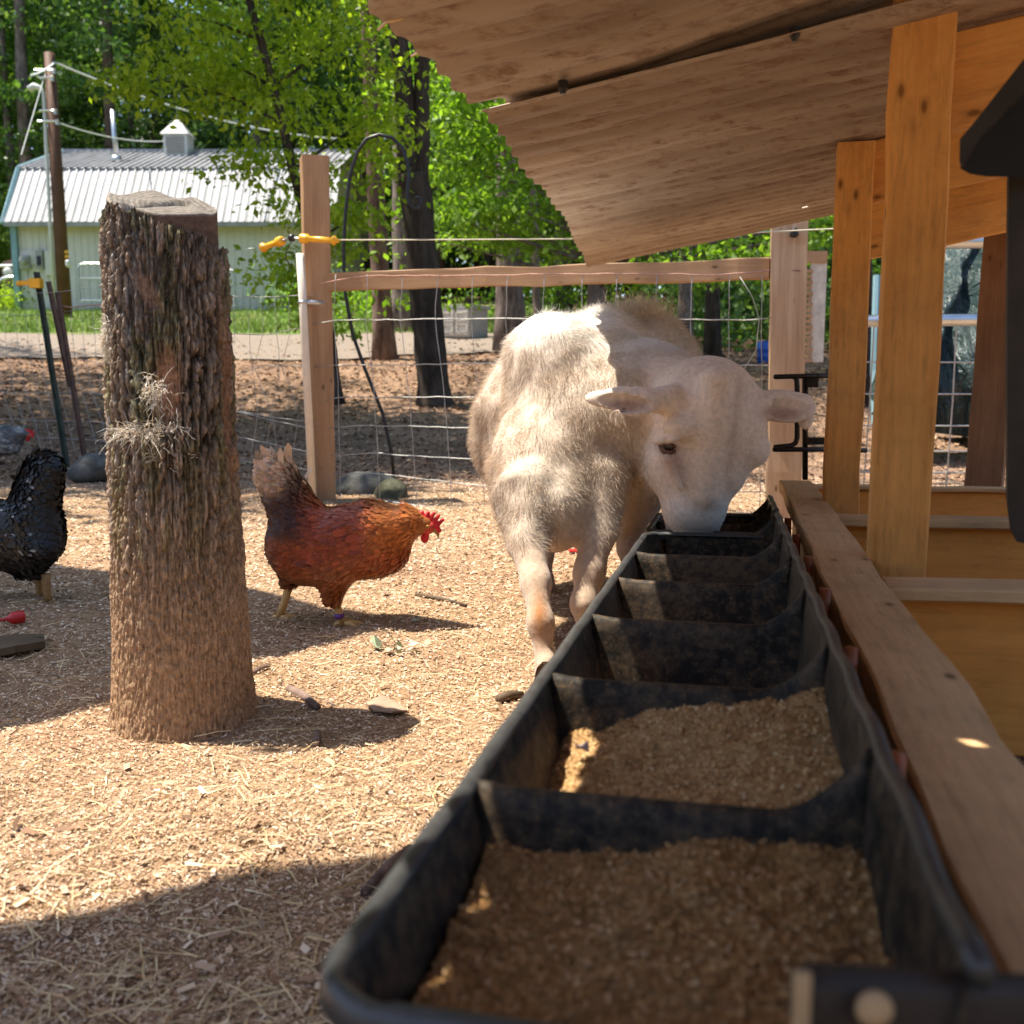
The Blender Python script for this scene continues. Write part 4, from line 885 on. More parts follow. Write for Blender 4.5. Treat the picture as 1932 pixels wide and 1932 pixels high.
wires('electric_line', [[(-20, 565), (85, 556), (250, 540), (440, 480), (500, 470)]], .0012, M['galv'], lf, L0, A2, -.1)
# shepherd hook
YH = 5.5; pts = [(745, 925), (740, 860), (722, 780), (690, 700), (665, 630), (650, 545), (648, 470), (652, 400), (660, 330), (675, 285), (692, 262), (715, 254), (740, 260), (758, 278), (768, 305), (772, 330), (770, 350), (768, 372), (772, 385), (781, 394), (790, 393), (795, 383), (793, 374), (786, 372), (783, 379)]
mb = MB(); mb.tube([P(x, y, YH) for x, y in pts], [.0095]*18+[.0085]*7, 8); tag(mb.build('shepherd_hook', M['black_metal'], None, True), 'tall bent black shepherd hook leaning behind the fence', 'garden hook')
def rock(x, y, Y, r, label, seed=1, mat=None):
    q = P(x, y, Y); q[2] = max(q[2], 0); sd = SDF(q-np.array(r)*1.7, q+np.array(r)*1.7, max(r)/12)
    sd.ell(q, r, .02); sd.ell(q+[r[0]*.4, -r[1]*.2, r[2]*.2], [v*.6 for v in r], .04); sd.ell(q+[-r[0]*.5, r[1]*.2, -r[2]*.1], [v*.6 for v in r], .04)
    V, F = sd.mesh(); N = vnormals(V, F); V = V+N*((fbm(V*18, seed, 3)-.45)*min(r)*.35)[:, None]; return tag(mk('rock', V, F, mat or M['stone'], smooth=True), label, 'rock')
rock(690, 925, 5.35, (.17, .12, .10), 'low grey flat rock lying behind the fence left of the hook foot', 3); rock(738, 945, 5.2, (.075, .08, .085), 'dark mossy round rock at the foot of the black hook', 5, simple('mossy_stone', (.09, .09, .055), .95, 0, .5, 30, .6, .01))
rock(186, 882, 5.75, (.13, .11, .085), 'grey boulder in the shade behind the left wire fence', 8); rock(160, 893, 5.7, (.09, .07, .06), 'small pale stone beside the grey boulder', 9)
# ================================================================ THINGS AT THE RIGHT BEHIND THE SHED
YG = 5.2; gt_ = empty('tube_gate', P(1750, 600, YG), label='galvanised tube gate with wire infill behind the orange posts', cat='gate')
def gb(nm, pts, r): mb = MB(); mb.tube([P(x, y, YG) for x, y in pts], r, 12); mb.build(nm, M['galv'], gt_, True)
gb('top_tube', [(1622, 475), (1626, 463), (1640, 458), (1760, 457), (2100, 455)], .032); gb('middle_tube', [(1618, 606), (1760, 604), (2100, 602)], .030)
gb('end_tube', [(1622, 475), (1616, 700), (1610, 960)], .028)
mb = MB()
for y in (683, 743, 803, 851, 891): mb.tube([P(1616, y, YG), P(2100, y+1, YG)], .0042, 5)
for x in (1585+56, 1710, 1797, 1890): mb.tube([P(x+8, 610, YG), P(x, 760, YG), P(x-14, 950, YG)], .0042, 5)
mb.build('wire_infill', M['wire'], gt_)
# tarpaulin covered heap
m, t, b = newmat('dark_tarpaulin'); n1 = noise(t, 3, 5, .6, (3.5, 1, 1), dist=1.2, rot=(0, .7, 0)); c = ramp(t, n1, [(.35, (.022, .042, .042)), (.6, (.045, .07, .068)), (.75, (.09, .115, .11))])
t.links.new(c, b.inputs['Base Color']); b.inputs['Roughness'].default_value = .36; b.inputs['Specular IOR Level'].default_value = .5; bump(t, b, n1, 1.0, .12); M['tarp'] = m
YC = 7.8; outl = [(1650, 700), (1660, 520), (1700, 470), (1760, 440), (1850, 412), (1960, 400), (2150, 400), (2150, 830), (1830, 822), (1790, 818), (1700, 812), (1655, 790)]
tp = empty('covered_trailer', P(1780, 815, YC), label='trailer load hidden under a shiny dark green tarpaulin', cat='trailer')
xs_ = np.linspace(1645, 2150, 70); V = []; nz = 44
for x in xs_:
    ytop = float(np.interp(x, [1645, 1662, 1700, 1760, 1850, 1960, 2150], [700, 520, 470, 440, 412, 402, 400])); ybot = float(np.interp(x, [1645, 1700, 1790, 1835, 1870, 2150], [780, 812, 820, 826, 640, 640]))
    for j in range(nz):
        f = j/(nz-1); y = ytop+(ybot-ytop)*f; q = P(x, y, YC-.9*math.sin(min(f*1.3, 1)*math.pi/2)+.0)
        q[1] += .10*math.sin(x*.055+f*4+2*math.sin(f*5+x*.02))+.05*math.sin(x*.13-f*9); V.append(q)
n_ = len(xs_); F = [(i*nz+j, i*nz+j+1, (i+1)*nz+j+1, (i+1)*nz+j) for i in range(n_-1) for j in range(nz-1)]
mk('tarpaulin', V, F, M['tarp'], tp, True)
mb = MB(); a = P(1900, 640, YC-.3); mb.box(P(1985, 700, YC+.0), (1.3, 1.2, .9)); mb.build('trailer_body', M['black_metal'], tp)
mb = MB(); mb.tube([P(1835, 835, YC-1), P(1868, 700, YC-.95), P(1885, 560, YC-.9)], .012, 5); mb.build('red_cord', M['red'], tp)
mb = MB(); mb.tube([P(1655, 520, YC-.4), P(1650, 700, YC-.5), P(1652, 800, YC-.6)], .03, 8); mb.build('side_tube', M['blue_trim'], tp)
# blue barrel
q = GT(1440, 686); e = empty('blue_barrel', q, label='blue plastic barrel standing in the wood beside the pale post', cat='barrel')
rb = .5*abs(P(1451, 680, q[1])[0]-P(1428, 680, q[1])[0]); hb_ = P(1440, 646, q[1])[2]-q[2]; mb = MB(); mb.lathe(q, [(rb*.9, 0), (rb, .03), (rb, hb_*.3), (rb*1.06, hb_*.33), (rb, hb_*.36), (rb, hb_*.64), (rb*1.06, hb_*.67), (rb, hb_*.7), (rb, hb_*.96), (rb*.9, hb_)], 24); mb.build('body', M['blue'], e, True)
mb = MB(); mb.lathe(q+[0, 0, hb_], [(rb*.75, -.01), (rb*.75, .02), (rb*.2, .02)], 20); mb.build('lid', M['blue'], e)
# pale sheet with a brown slatted edge
Yl = 6.6; e = empty('leaning_panel', P(1536, 690, Yl), label='pale upright panel with a notched brown edge behind the pale post', cat='panel')
mb = MB(); q = P(1541, 590, Yl); mb.box(q, (.10, .02, .62)); mb.build('sheet', simple('pale_sheet', (.55, .50, .42), .7), e); mb = MB()
for k in range(17): mb.box(P(1525, 512+k*10.5, Yl-.01), (.035 if k % 2 else .05, .03, .024))
mb.box(P(1538, 485, Yl), (.14, .05, .07)); mb.build('slatted_edge', M['fence_wood'], e)
# pale overturned tub on the ground behind the sheep
q = GT(1342, 702); e = empty('pale_tub', q, label='pale green tub turned over on the ground just behind the sheep', cat='tub')
mb = MB(); mb.lathe(q+[0, 0, -.03], [(.25, 0), (.25, .04), (.235, .10), (.20, .165), (.12, .195), (.02, .20)], 28); mb.build('shell', simple('pale_green_plastic', (.50, .58, .52), .5), e, True); mb = MB(); mb.lathe(q+[0, 0, -.03], [(.262, .01), (.27, .025), (.262, .04)], 28); mb.build('rim', simple('pale_green_rim', (.45, .54, .49), .5), e, True)
# ================================================================ GROUND ODDMENTS
def stick(x0, y0, x1, y1, r, label, cat='stick', bark=False, name='stick'):
    a, c_ = G(x0, y0), G(x1, y1); a[2] = float(yard_z(a[:1], a[1:2])[0])+r*.8; c_[2] = float(yard_z(c_[:1], c_[1:2])[0])+r*.8; mid = (a+c_)/2+[0, .004, .002]
    mb = MB(); mb.tube([a, a*.7+c_*.3+[0, .002, .001], mid, c_], [r*.8, r, r*.95, r*.7], 9); tag(mb.build(name, M['bark_brown'] if bark else M['old_wood'], None, True), label, cat)
stick(545, 1305, 600, 1334, .009, 'short thick bark covered stick lying right of the post base', bark=True)
stick(470, 1288, 508, 1272, .006, 'thin twig on the chips right of the post', bark=True)
stick(596, 1408, 600, 1380, .007, 'small twig standing out in the shadow of the post', bark=True)
stick(940, 1335, 985, 1322, .010, 'split stick beside the trough rim near the sheep foot')
stick(690, 1695, 775, 1610, .009, 'dark knobbly root piece at the foot of the near trough', bark=True)
stick(785, 1128, 880, 1148, .006, 'thin pale twig lying in front of the sheep legs')
def slab(pts, th, label, cat, mat, name, par=None):
    V = []
    for x, y in pts: q = G(x, y); q[2] = float(yard_z(q[:1], q[1:2])[0])+.008; V.append(q)
    n_ = len(V); rgs = [.003*math.sin(i*1.9) for i in range(n_)]; V = [v+np.array([0, 0, g]) for v, g in zip(V, rgs)]; V2 = [v+np.array([0, 0, th]) for v in V]
    F = [tuple(range(n_-1, -1, -1)), tuple(range(n_, 2*n_))]+[(i, (i+1) % n_, n_+(i+1) % n_, n_+i) for i in range(n_)]
    return tag(mk(name, V+V2, F, mat), label, cat)
slab([(690, 1330), (720, 1322), (760, 1334), (770, 1342), (740, 1352), (705, 1342)], .003, 'flat curled piece of bark at the tip of the post shadow', 'bark', simple('dry_bark_piece', (.34, .23, .16), .9), 'bark_piece')
slab([(-60, 1228), (30, 1222), (84, 1216), (86, 1228), (30, 1246), (-60, 1252)], .016, 'weathered board lying on the ground at the left edge', 'board', M['old_wood'], 'loose_board')
slab([(1072, 1045), (1090, 1043), (1092, 1049), (1074, 1051)], .004, 'red scrap on the chips between the sheep legs', 'scrap', M['red'], 'red_scrap')
e = empty('red_bottle', G(22, 1182), label='small red plastic bottle with a thin spout lying at the left edge', cat='bottle')
a, c_ = G(14, 1185), G(46, 1180); a[2] = c_[2] = .022; d = c_-a; Mx = Vector(d).to_track_quat('Z', 'Y').to_matrix(); L_ = np.linalg.norm(d)
mb = MB(); mb.lathe(a, [(.006, 0), (.010, .006), (.015, .012), (.016, L_*.95), (.014, L_)], 12, Mx); mb.build('body', M['red'], e, True); mb = MB(); mb.tube([a, a-d/L_*.055], [.004, .0025], 6); mb.build('spout', M['red'], e)
# wilted pale green leaves
for (x, y, nleaf, lb) in ((745, 1235, 22, 'wilted pale green sprig on the chips left of the trough'), (780, 1180, 8, 'small bit of green leaf between the hen shadow and the sprig')):
    q = G(x, y); c0 = q+np.stack([R.normal(0, .028, nleaf), R.normal(0, .02, nleaf), R.uniform(.006, .02, nleaf)], -1); V, F = leafmesh(c0, .028, R, 0, .6)
    tag(mk('wilted_leaves', V, F, islandmat('wilted_green', [(.30, .36, .24), (.45, .50, .36), (.22, .28, .14)], .8)), lb, 'leaves')
# ================================================================ BARK POST (cut tree trunk)
g0 = G(335, 1372); SX, SY = g0[0]-.012, 1.775
stump = empty('bark_post', (SX, SY, 0), label='thick upright bark covered log with a broken slanting top, in the sun at the left', cat='log post')
BM, t, b = newmat('rough_grey_bark'); vc = nd(t, 'ShaderNodeVertexColor', layer_name='Col')
n1 = noise(t, 120, 6, .75, (1, 1, .7)); n2 = noise(t, 24, 5, .7); n3 = noise(t, 300, 3, .6)
f = ramp(t, n1, [(.34, (.42,)*3), (.52, (1,)*3), (.68, (1.4,)*3)]); c = mix(t, 1.0, vc.outputs[0], f, 'MULTIPLY')
c = mix(t, ramp(t, n3, [(.62, (0, 0, 0)), (.70, (.5,)*3)]), c, (.42, .40, .34))
t.links.new(c, b.inputs['Base Color']); b.inputs['Roughness'].default_value = .95; b.inputs['Specular IOR Level'].default_value = .08
nb = bump(t, b, n1, .9, .006); bump(t, b, n2, .5, .008, nb)
na_, nz_ = 620, 620; th = np.linspace(0, 2*math.pi, na_, endpoint=False); zz = np.linspace(-.03, 1, nz_)
TH, Z0 = np.meshgrid(th, zz, indexing='ij'); TH = TH.ravel(); U = Z0.ravel()
top = .850-.006*np.cos(TH)*1-.028*np.clip(np.cos(TH-.15), 0, 1)**1.2+.024*np.exp(-((TH-4.20)/.42)**2)+(vn(np.stack([np.cos(TH)*9, np.sin(TH)*9, TH*0], -1), 3)-.5)*.018+(vn(np.stack([np.cos(TH)*40, np.sin(TH)*40, TH*0], -1), 3)-.5)*.010
top = top-.03*np.clip((np.sin(TH)+.35), 0, 1)*0
Z = np.where(U < 0, U, U*top)
rad = .1025+.017*(1-np.clip(Z/.9, 0, 1))**1.2+.010*np.exp(-Z/.05)+.004*np.sin(TH*3+1)
cyl = np.stack([np.cos(TH)*6.2, np.sin(TH)*6.2, Z*8.5], -1)
wv = cyl+(fbm(cyl*.9, 5, 3)[:, None]-.45)*np.array([1.5, 1.5, .9])
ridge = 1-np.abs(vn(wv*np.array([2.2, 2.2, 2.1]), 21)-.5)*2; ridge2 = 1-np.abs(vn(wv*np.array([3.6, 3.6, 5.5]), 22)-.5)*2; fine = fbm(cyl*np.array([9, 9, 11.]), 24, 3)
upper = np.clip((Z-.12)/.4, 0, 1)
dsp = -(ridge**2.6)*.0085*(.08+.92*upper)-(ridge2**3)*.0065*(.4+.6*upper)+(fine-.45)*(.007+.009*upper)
ang = np.where(TH > math.pi, TH-2*math.pi, TH)      # -pi/2 faces the camera
px_ = np.cos(TH)*.11/1.75*1932                        # rough screen offset from the axis
front = np.sin(TH) < .2
hole = front*np.exp(-(((px_-38)/24)**2+((Z-.585)/.062)**2)**2)          # bare knot patch
hole2 = front*np.exp(-(((px_-6)/26)**2+((Z-.735+.0009*(px_-6))/.022)**2)**2)*.5   # axe notch
torn = np.exp(-((ang+.10)/.16)**4)*np.exp(-((Z-.56)/.15)**4)
dsp = dsp*(1-.85*np.clip(hole+torn*.6, 0, 1))-.016*hole-.012*hole2-.010*torn
dsp = np.maximum(dsp, np.where(Z > .66, -.0085, -.03))
flake = np.exp(-((ang+.02)/.10)**2)*(np.exp(-((Z-.47)/.02)**2)+np.exp(-((Z-.64)/.05)**2)); dsp = dsp+.012*flake
r_ = rad+dsp
V = np.stack([SX+r_*np.cos(TH), SY+r_*np.sin(TH), Z], -1)
cc = np.array([.47, .36, .27])*(.30+1.05*np.clip(fine*1.35, 0, 1))[:, None]
lit_flecks = np.clip((fbm(cyl*np.array([3, 3, 3.]), 64, 4)-.50)*9, 0, 1)*upper*np.clip(1.2-(px_+60)/110, 0, 1); cc = cc*(1-.75*lit_flecks[:, None])+np.array([.72, .68, .62])*.75*lit_flecks[:, None]  # pale flecks stand in for sunlit bark on the upper left side
grn = fbm(cyl*.8, 61, 3); cc = np.where((grn > .52)[:, None] & (Z > .3)[:, None], cc*np.array([.85, .95, .75]), cc)
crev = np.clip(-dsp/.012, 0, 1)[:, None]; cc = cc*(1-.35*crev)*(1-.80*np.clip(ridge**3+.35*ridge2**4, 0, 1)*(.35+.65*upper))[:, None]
dustc = np.array([.54, .33, .18]); k = np.clip(1-(Z-.10)/.42, 0, 1)[:, None]*.85; cc = cc*(1-k)+dustc*(.7+.5*fine[:, None])*k
hc = np.array([.42, .24, .15])*(.7+.6*vn(cyl*np.array([8, 8, 1.2]), 9))[:, None]; hk = np.clip(hole*1.2+torn*.8+hole2*.8, 0, 1)[:, None]; cc = cc*(1-hk)+hc*hk
i = np.arange(na_)[:, None]; j = np.arange(nz_-1)[None]; F = np.stack([i*nz_+j, ((i+1) % na_)*nz_+j, ((i+1) % na_)*nz_+j+1, i*nz_+j+1], -1).reshape(-1, 4)
# inner edge of the bark at the top
ti = np.arange(na_)*nz_+nz_-1; Vt = V[ti].copy(); ctr = np.array([SX, SY, 0]); d_ = (Vt-ctr)*[1, 1, 0]; d_ /= np.linalg.norm(d_, axis=1, keepdims=True)
Vi = Vt-d_*.014; Vi[:, 2] -= .012; o_ = len(V); V = np.r_[V, Vi]; cc = np.r_[cc, np.tile([[.20, .13, .085]], (na_, 1))]; ii = np.arange(na_)
F = np.r_[F, np.stack([ti, ti[(ii+1) % na_], o_+(ii+1) % na_, o_+ii], -1)]
mk('bark', V, F, BM, stump, True, cc)
# heartwood core with a slanted sawn top
nr = 180; th = np.linspace(0, 2*math.pi, nr, endpoint=False); rings = []
def ztop(x, y): return .898-.26*np.clip(x+.05, -.06, 1)*.62+.30*y+.012*(vn(np.stack([x*30, y*30, x*0+1], -1), 4)-.5)-.03*np.exp(-((x-.0-y*.4)/.010)**2)*(y < .05)
rc0 = .0885+.003*np.sin(th*5)+.004*(vn(np.stack([np.cos(th)*7, np.sin(th)*7, th*0], -1), 8)-.5)
V = []; C = []; n_r = 30
for k in (0, .3, .6, .8, .92, .97, 1.0):
    x = rc0*np.cos(th); y = rc0*np.sin(th); zt = ztop(x, y); V.append(np.stack([SX+x, SY+y, .72+(zt-.72)*k], -1)); C.append(np.tile([[.16, .10, .07]], (nr, 1)) if k < 1 else np.tile([[.30, .25, .20]], (nr, 1)))
for q in np.linspace(.97, .04, n_r):
    x = rc0*q*np.cos(th); y = rc0*q*np.sin(th); V.append(np.stack([SX+x, SY+y, ztop(x, y)+.001], -1)); C.append(np.tile([[.24, .205, .17]], (nr, 1))*(.8+.25*np.sin(q*60)))
K = len(V); V = np.concatenate(V); C = np.concatenate(C); i = np.arange(K-1)[:, None]; j = np.arange(nr)[None]
F = np.stack([i*nr+j, i*nr+(j+1) % nr, (i+1)*nr+(j+1) % nr, (i+1)*nr+j], -1).reshape(-1, 4); mk('sawn_heartwood', V, F, colmat('weathered_endgrain', .9, 120, .4, mp=(1, .3, 1), bmp=.6), stump, True, C)
# wool caught on the bark
woolm = islandmat('loose_wool', [(.72, .64, .52), (.84, .80, .72), (.58, .44, .29), (.88, .85, .78)], .9, .2)
def tuft(px, py, n, sx, sz, L, label, wid=.0011):
    c0 = P(px, py, SY-.12); q = c0+np.stack([R.normal(0, sx, n), R.normal(-.002, .004, n), R.normal(0, sz, n)], -1)
    ax_ = np.array([SX, SY, 0]); rr0 = (q-ax_)[:, :2]; ln = np.linalg.norm(rr0, axis=1); q[:, :2] = ax_[:2]+rr0/ln[:, None]*(.122+R.random(n)*.006)[:, None]
    d = nrm(np.stack([rr0[:, 0]/ln, rr0[:, 1]/ln, R.normal(0, .3, n)], -1)+R.normal(0, .8, (n, 3)))
    V, F, k_ = strands(q, d, R.uniform(.3, 1, n)*L, wid, .75, R, 6, .12); tag(mk('wool_tuft', V, F, woolm), label, 'wool', 'wool caught on the bark post')
tuft(292, 738, 170, .008, .010, .034, 'whitish wool tuft caught at the middle of the bark post'); tuft(188, 640, 240, .003, .016, .032, 'tan wool tuft sticking out of the left edge of the bark post')
tuft(275, 812, 150, .026, .006, .060, 'flat streak of wool across the bark post, lowest of the tufts'); tuft(300, 850, 50, .03, .03, .045, 'sparse wisp of wool threads below the wool streak on the bark post', .0008)
# ================================================================ SHEEP
sheep = empty('sheep', (P(1100, 900, 2.4)[0], 2.4, 0), label='shorn cream coloured sheep bending its head into the black feed trough', cat='sheep')
Q = P
sd = SDF(Q(872, 900, 2.3)*[1, 0, 0]+[-.02, 1.92, -.01], [.74, 3.26, .93], .0052)
sd.cap(Q(1082, 795, 2.50), Q(1165, 740, 2.95), .172, .185, .05)
sd.ell(Q(1006, 808, 2.78), (.168, .24, .205), .018); sd.ell(Q(1050, 690, 2.50), (.12, .17, .13), .06); sd.ell(Q(1040, 880, 2.38), (.15, .16, .15), .06)
sd.ell(Q(1205, 700, 2.98), (.165, .2, .18), .06); sd.ell(Q(1130, 665, 2.75), (.115, .3, .11), .08); sd.ell(Q(1046, 962, 2.26), (.080, .10, .095), .05); sd.ell(Q(1005, 920, 2.30), (.07, .10, .11), .03)
sd.cap(Q(1120, 800, 2.42), Q(1235, 785, 2.40), .155, .140, .05); sd.cap(Q(1235, 785, 2.40), Q(1325, 770, 2.34), .138, .110, .05)
sd.ell(Q(1225, 700, 2.52), (.10, .12, .075), .06)
# head
sd.ell(Q(1333, 768, 2.26), (.118, .100, .112), .03); sd.cap(Q(1336, 800, 2.24), Q(1310, 950, 2.26), .098, .069, .03); sd.cap(Q(1310, 950, 2.26), Q(1306, 1004, 2.31), .069, .058, .02)
sd.ell(Q(1268, 868, 2.27), (.066, .072, .085), .025); sd.ell(Q(1352, 880, 2.28), (.054, .065, .065), .03)
sd.ell(Q(1392, 812, 2.235), (.060, .058, .076), .025); sd.ell(Q(1410, 848, 2.235), (.050, .045, .042), .02); sd.ell(Q(1372, 885, 2.25), (.040, .05, .050), .03); sd.ell(Q(1284, 806, 2.162), (.036, .026, .026), .022)
sd.cap(Q(1350, 720, 2.165), Q(1330, 930, 2.195), .034, .030, .02)
sd.ell(Q(1254, 846, 2.150), (.030, .030, .021), .006, cut=True); sd.ell(Q(1296, 885, 2.118), (.016, .022, .052), .02, cut=True); sd.cap(Q(1258, 866, 2.168), Q(1284, 920, 2.178), .012, .008, .008)
sd.cap(Q(1236, 834, 2.172), Q(1272, 828, 2.146), .007, .009, .005); pass
# ears
def rotm(ax, ay, az): return np.array((Matrix.Rotation(az, 3, 'Z') @ Matrix.Rotation(ay, 3, 'Y') @ Matrix.Rotation(ax, 3, 'X')))
e1 = Q(1176, 756, 2.135); r1 = rotm(-.5, .05, .12)
sd.cap(Q(1262, 755, 2.19), Q(1218, 756, 2.155), .034, .022, .015); sd.ell(e1+[.018, -.001, 0], (.060, .012, .036), .012, rot=r1); sd.ell(e1+[-.030, 0, .003], (.052, .010, .021), .012, rot=r1); sd.ell(e1+np.array([-.005, -.013, -.006]), (.064, .010, .020), .004, rot=r1, cut=True)
e2 = Q(1478, 766, 2.22); r2 = rotm(-.4, .10, -.2)
sd.cap(Q(1400, 760, 2.24), Q(1440, 764, 2.225), .034, .027, .02); sd.ell(e2, (.070, .012, .039), .010, rot=r2); sd.ell(Q(1520, 778, 2.225), (.020, .012, .038), .010); sd.ell(e2+np.array([.004, -.014, -.006]), (.054, .011, .023), .004, rot=r2, cut=True)
# legs
def leg(pts, rs, k=.02):
    for i in range(len(pts)-1): sd.cap(pts[i], pts[i+1], rs[i], rs[i+1], k)
def hoof(x, y, r):
    sd.cap([x-.009, y-.006, .040], [x-.012, y-.018, .012], r, r*1.15, .006); sd.cap([x+.010, y-.006, .040], [x+.013, y-.018, .012], r, r*1.15, .006)
a = Q(1030, 1268, 1.95); leg([Q(985, 930, 2.22), Q(995, 1020, 2.14), Q(1011, 1100, 2.05), Q(1020, 1176, 1.98), a, [a[0]+.003, 1.935, .045]], [.070, .041, .027, .0225, .0160, .018], .025); hoof(a[0]+.003, 1.935, .014)
a = Q(1110, 1200, 2.13); leg([Q(1130, 900, 2.30), Q(1128, 1000, 2.24), Q(1112, 1080, 2.18), Q(1102, 1140, 2.14), a, [a[0], 2.13, .05]], [.07, .040, .030, .025, .018, .020], .025); hoof(a[0], 2.12, .014)
a = Q(1190, 1060, 2.86); leg([Q(1215, 860, 2.85), Q(1200, 940, 2.90), Q(1190, 1000, 2.94), Q(1186, 1035, 2.93), [a[0], 2.90, .10], [a[0], 2.88, .04]], [.11, .07, .036, .028, .020, .021], .03); hoof(a[0], 2.87, .014)
a = Q(1030, 1060, 2.83); leg([Q(1050, 860, 2.82), Q(1040, 940, 2.87), Q(1034, 1000, 2.90), [a[0], 2.9, .10], [a[0], 2.87, .04]], [.11, .065, .032, .020, .021], .03); hoof(a[0], 2.86, .014)
def hit(sdf, x, y, k0=1.9, k1=2.8):
    d = ray(x, y); o = np.array([0, 0, CH])
    for k in np.arange(k0, k1, .002):
        q = o+d*k; i = np.round((q-sdf.lo)/sdf.h).astype(int)
        if (i >= 0).all() and (i < sdf.n).all() and sdf.f[tuple(i)] < 0: return q
    return o+d*k1
eyeq = hit(sd, 1258, 843)
V, F = sd.mesh(); N = vnormals(V, F)
# screen position of each vertex, for the regions of the coat
def proj(V):
    d = V-np.array([0, 0, CH]); fw = d[:, 1]*cp-d[:, 2]*sp; upc = d[:, 1]*sp+d[:, 2]*cp; return CX+FPX*d[:, 0]/fw, CX-FPX*upc/fw
sx_, sy_ = proj(V); dep = V[:, 1]
ss = lambda x, a, b_: np.clip((x-a)/(b_-a), 0, 1)**2*(3-2*np.clip((x-a)/(b_-a), 0, 1))
headw = ss(sx_, 1190, 1245)*ss(2.36-dep, -.02, .06)            # 1 on head
headw = np.maximum(headw, ((sx_ > 1100) & (sx_ < 1262) & (sy_ > 728) & (sy_ < 796) & (dep < 2.20))*1.0)
legw = ss(.262-V[:, 2], -.02, .03)
body = np.clip(1-headw-legw, 0, 1); neck = ss(sx_, 1060, 1200)*ss(sy_, 760, 850)*body*(dep < 2.5)
fle = np.clip(body*(1-.75*neck), 0, 1)
lump = fbm(V*7.5, 71, 3)-.45; lump2 = vn(V*np.array([38, 38, 16]), 75)-.5
V = V+N*(fle*(lump*.050+lump2*.004)+neck*lump*.01)[:, None]
V = V+N*((1-fle)*(fbm(V*40, 77, 2)-.37)*.0025)[:, None]
N = vnormals(V, F)
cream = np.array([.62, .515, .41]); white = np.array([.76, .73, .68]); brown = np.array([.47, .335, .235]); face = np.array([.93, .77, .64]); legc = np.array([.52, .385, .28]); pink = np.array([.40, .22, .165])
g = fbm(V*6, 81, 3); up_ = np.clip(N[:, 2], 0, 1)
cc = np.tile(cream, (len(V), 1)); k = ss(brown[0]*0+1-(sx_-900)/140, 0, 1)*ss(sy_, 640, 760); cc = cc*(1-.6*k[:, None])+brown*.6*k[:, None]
k = np.maximum(up_*ss(V[:, 2], .60, .70), ss(dep, 2.45, 2.65)*.8*ss(V[:, 2], .60, .68))[:, None]; cc = cc*(1-k)+white*k  # sunlit white of the back and rump painted into the coat colour
cc = cc*(.82+.38*g)[:, None]; cc = cc*(1-headw[:, None])+face*(.93+.14*g)[:, None]*headw[:, None]; cc = cc*(1-legw[:, None])+legc*legw[:, None]
k = (np.exp(-(((sx_-1018)/16)**2+((sy_-1160)/50)**2)) * (dep < 2.2))[:, None]; cc = cc*(1-k)+np.array([.34, .15, .055])*k
k = (ss(.05-V[:, 2], -.006, .006))[:, None]; cc = cc*(1-k)+np.array([.42, .31, .22])*k
k = (ss(sy_, 930, 975)*headw)[:, None]*.6; cc = cc*(1-k)+np.array([.84, .78, .72])*k
ear = ((sx_ < 1225) & (headw > .9)) | (sx_ > 1448); inner = np.exp(-(((sx_-1180)/38)**2+((sy_-766)/13)**2)) + np.exp(-(((sx_-1478)/34)**2+((sy_-782)/14)**2))
k = (np.clip(inner*1.3, 0, 1)*(N[:, 1] < 0)*(dep < 2.3)*(headw > .5))[:, None]; cc = cc*(1-.75*k)+pink*.75*k
k = np.exp(-(((sx_-1270)/26)**2+((sy_-868)/30)**2))[:, None]*headw[:, None]*.55; cc = cc*(1-k)+np.array([.52, .29, .22])*k
k = (np.exp(-((sx_-1386+.12*(sy_-800))/9)**2)*ss(sy_, 690, 740)*(1-ss(sy_, 860, 960))*headw*(.4+.6*vn(V*60, 7)))[:, None]*.45; cc = cc*(1-k)+np.array([.36, .24, .16])*k
k = np.exp(-(((sx_-1258)/15)**2+((sy_-846)/10)**2))[:, None]*headw[:, None]*.95; cc = cc*(1-k)+np.array([.08, .035, .03])*k
coatm = colmat('sheep_skin', .9, 90, .22, .1, .35, sheen=.3, bd=.003)
mk('body', V, F, coatm, sheep, True, cc)
hairm = colmat('wool', .85, 30, .15, .12, 0, trans=.35)
def fur(name, wgt, n, Lf, wid, dirf, curl, seg, g=0., tint=.18):
    p, fi = sample(V, F, n, R, wgt); vi = F[fi, 0]; nn = N[vi]; d = nrm(dirf(p, nn, vi)); L = Lf(vi)*R.uniform(.6, 1.25, n)
    v, f_, k_ = strands(p-nn*.002, d, L, wid, curl, R, seg, g)
    c_ = np.clip(np.repeat(cc[vi]*(1.08+R.normal(0, tint, (n, 1))), k_, 0), .02, .95); return mk(name, v, f_, hairm, sheep, False, c_)
def dfle(p, nn, vi):
    cl = np.stack([vn(p*22, 91), vn(p*22, 92), vn(p*22, 93)], -1)-.5; return nn*.55+cl*1.0+np.array([.1, 0, -.62])+R.normal(0, .22, p.shape)
fur('fleece', fle+.02*neck, 150000, lambda vi: .021+.012*(g[vi]-.45)+0*vi, .0009, dfle, .30, 4, .06, .15)
cen = Q(1345, 700, 2.2)
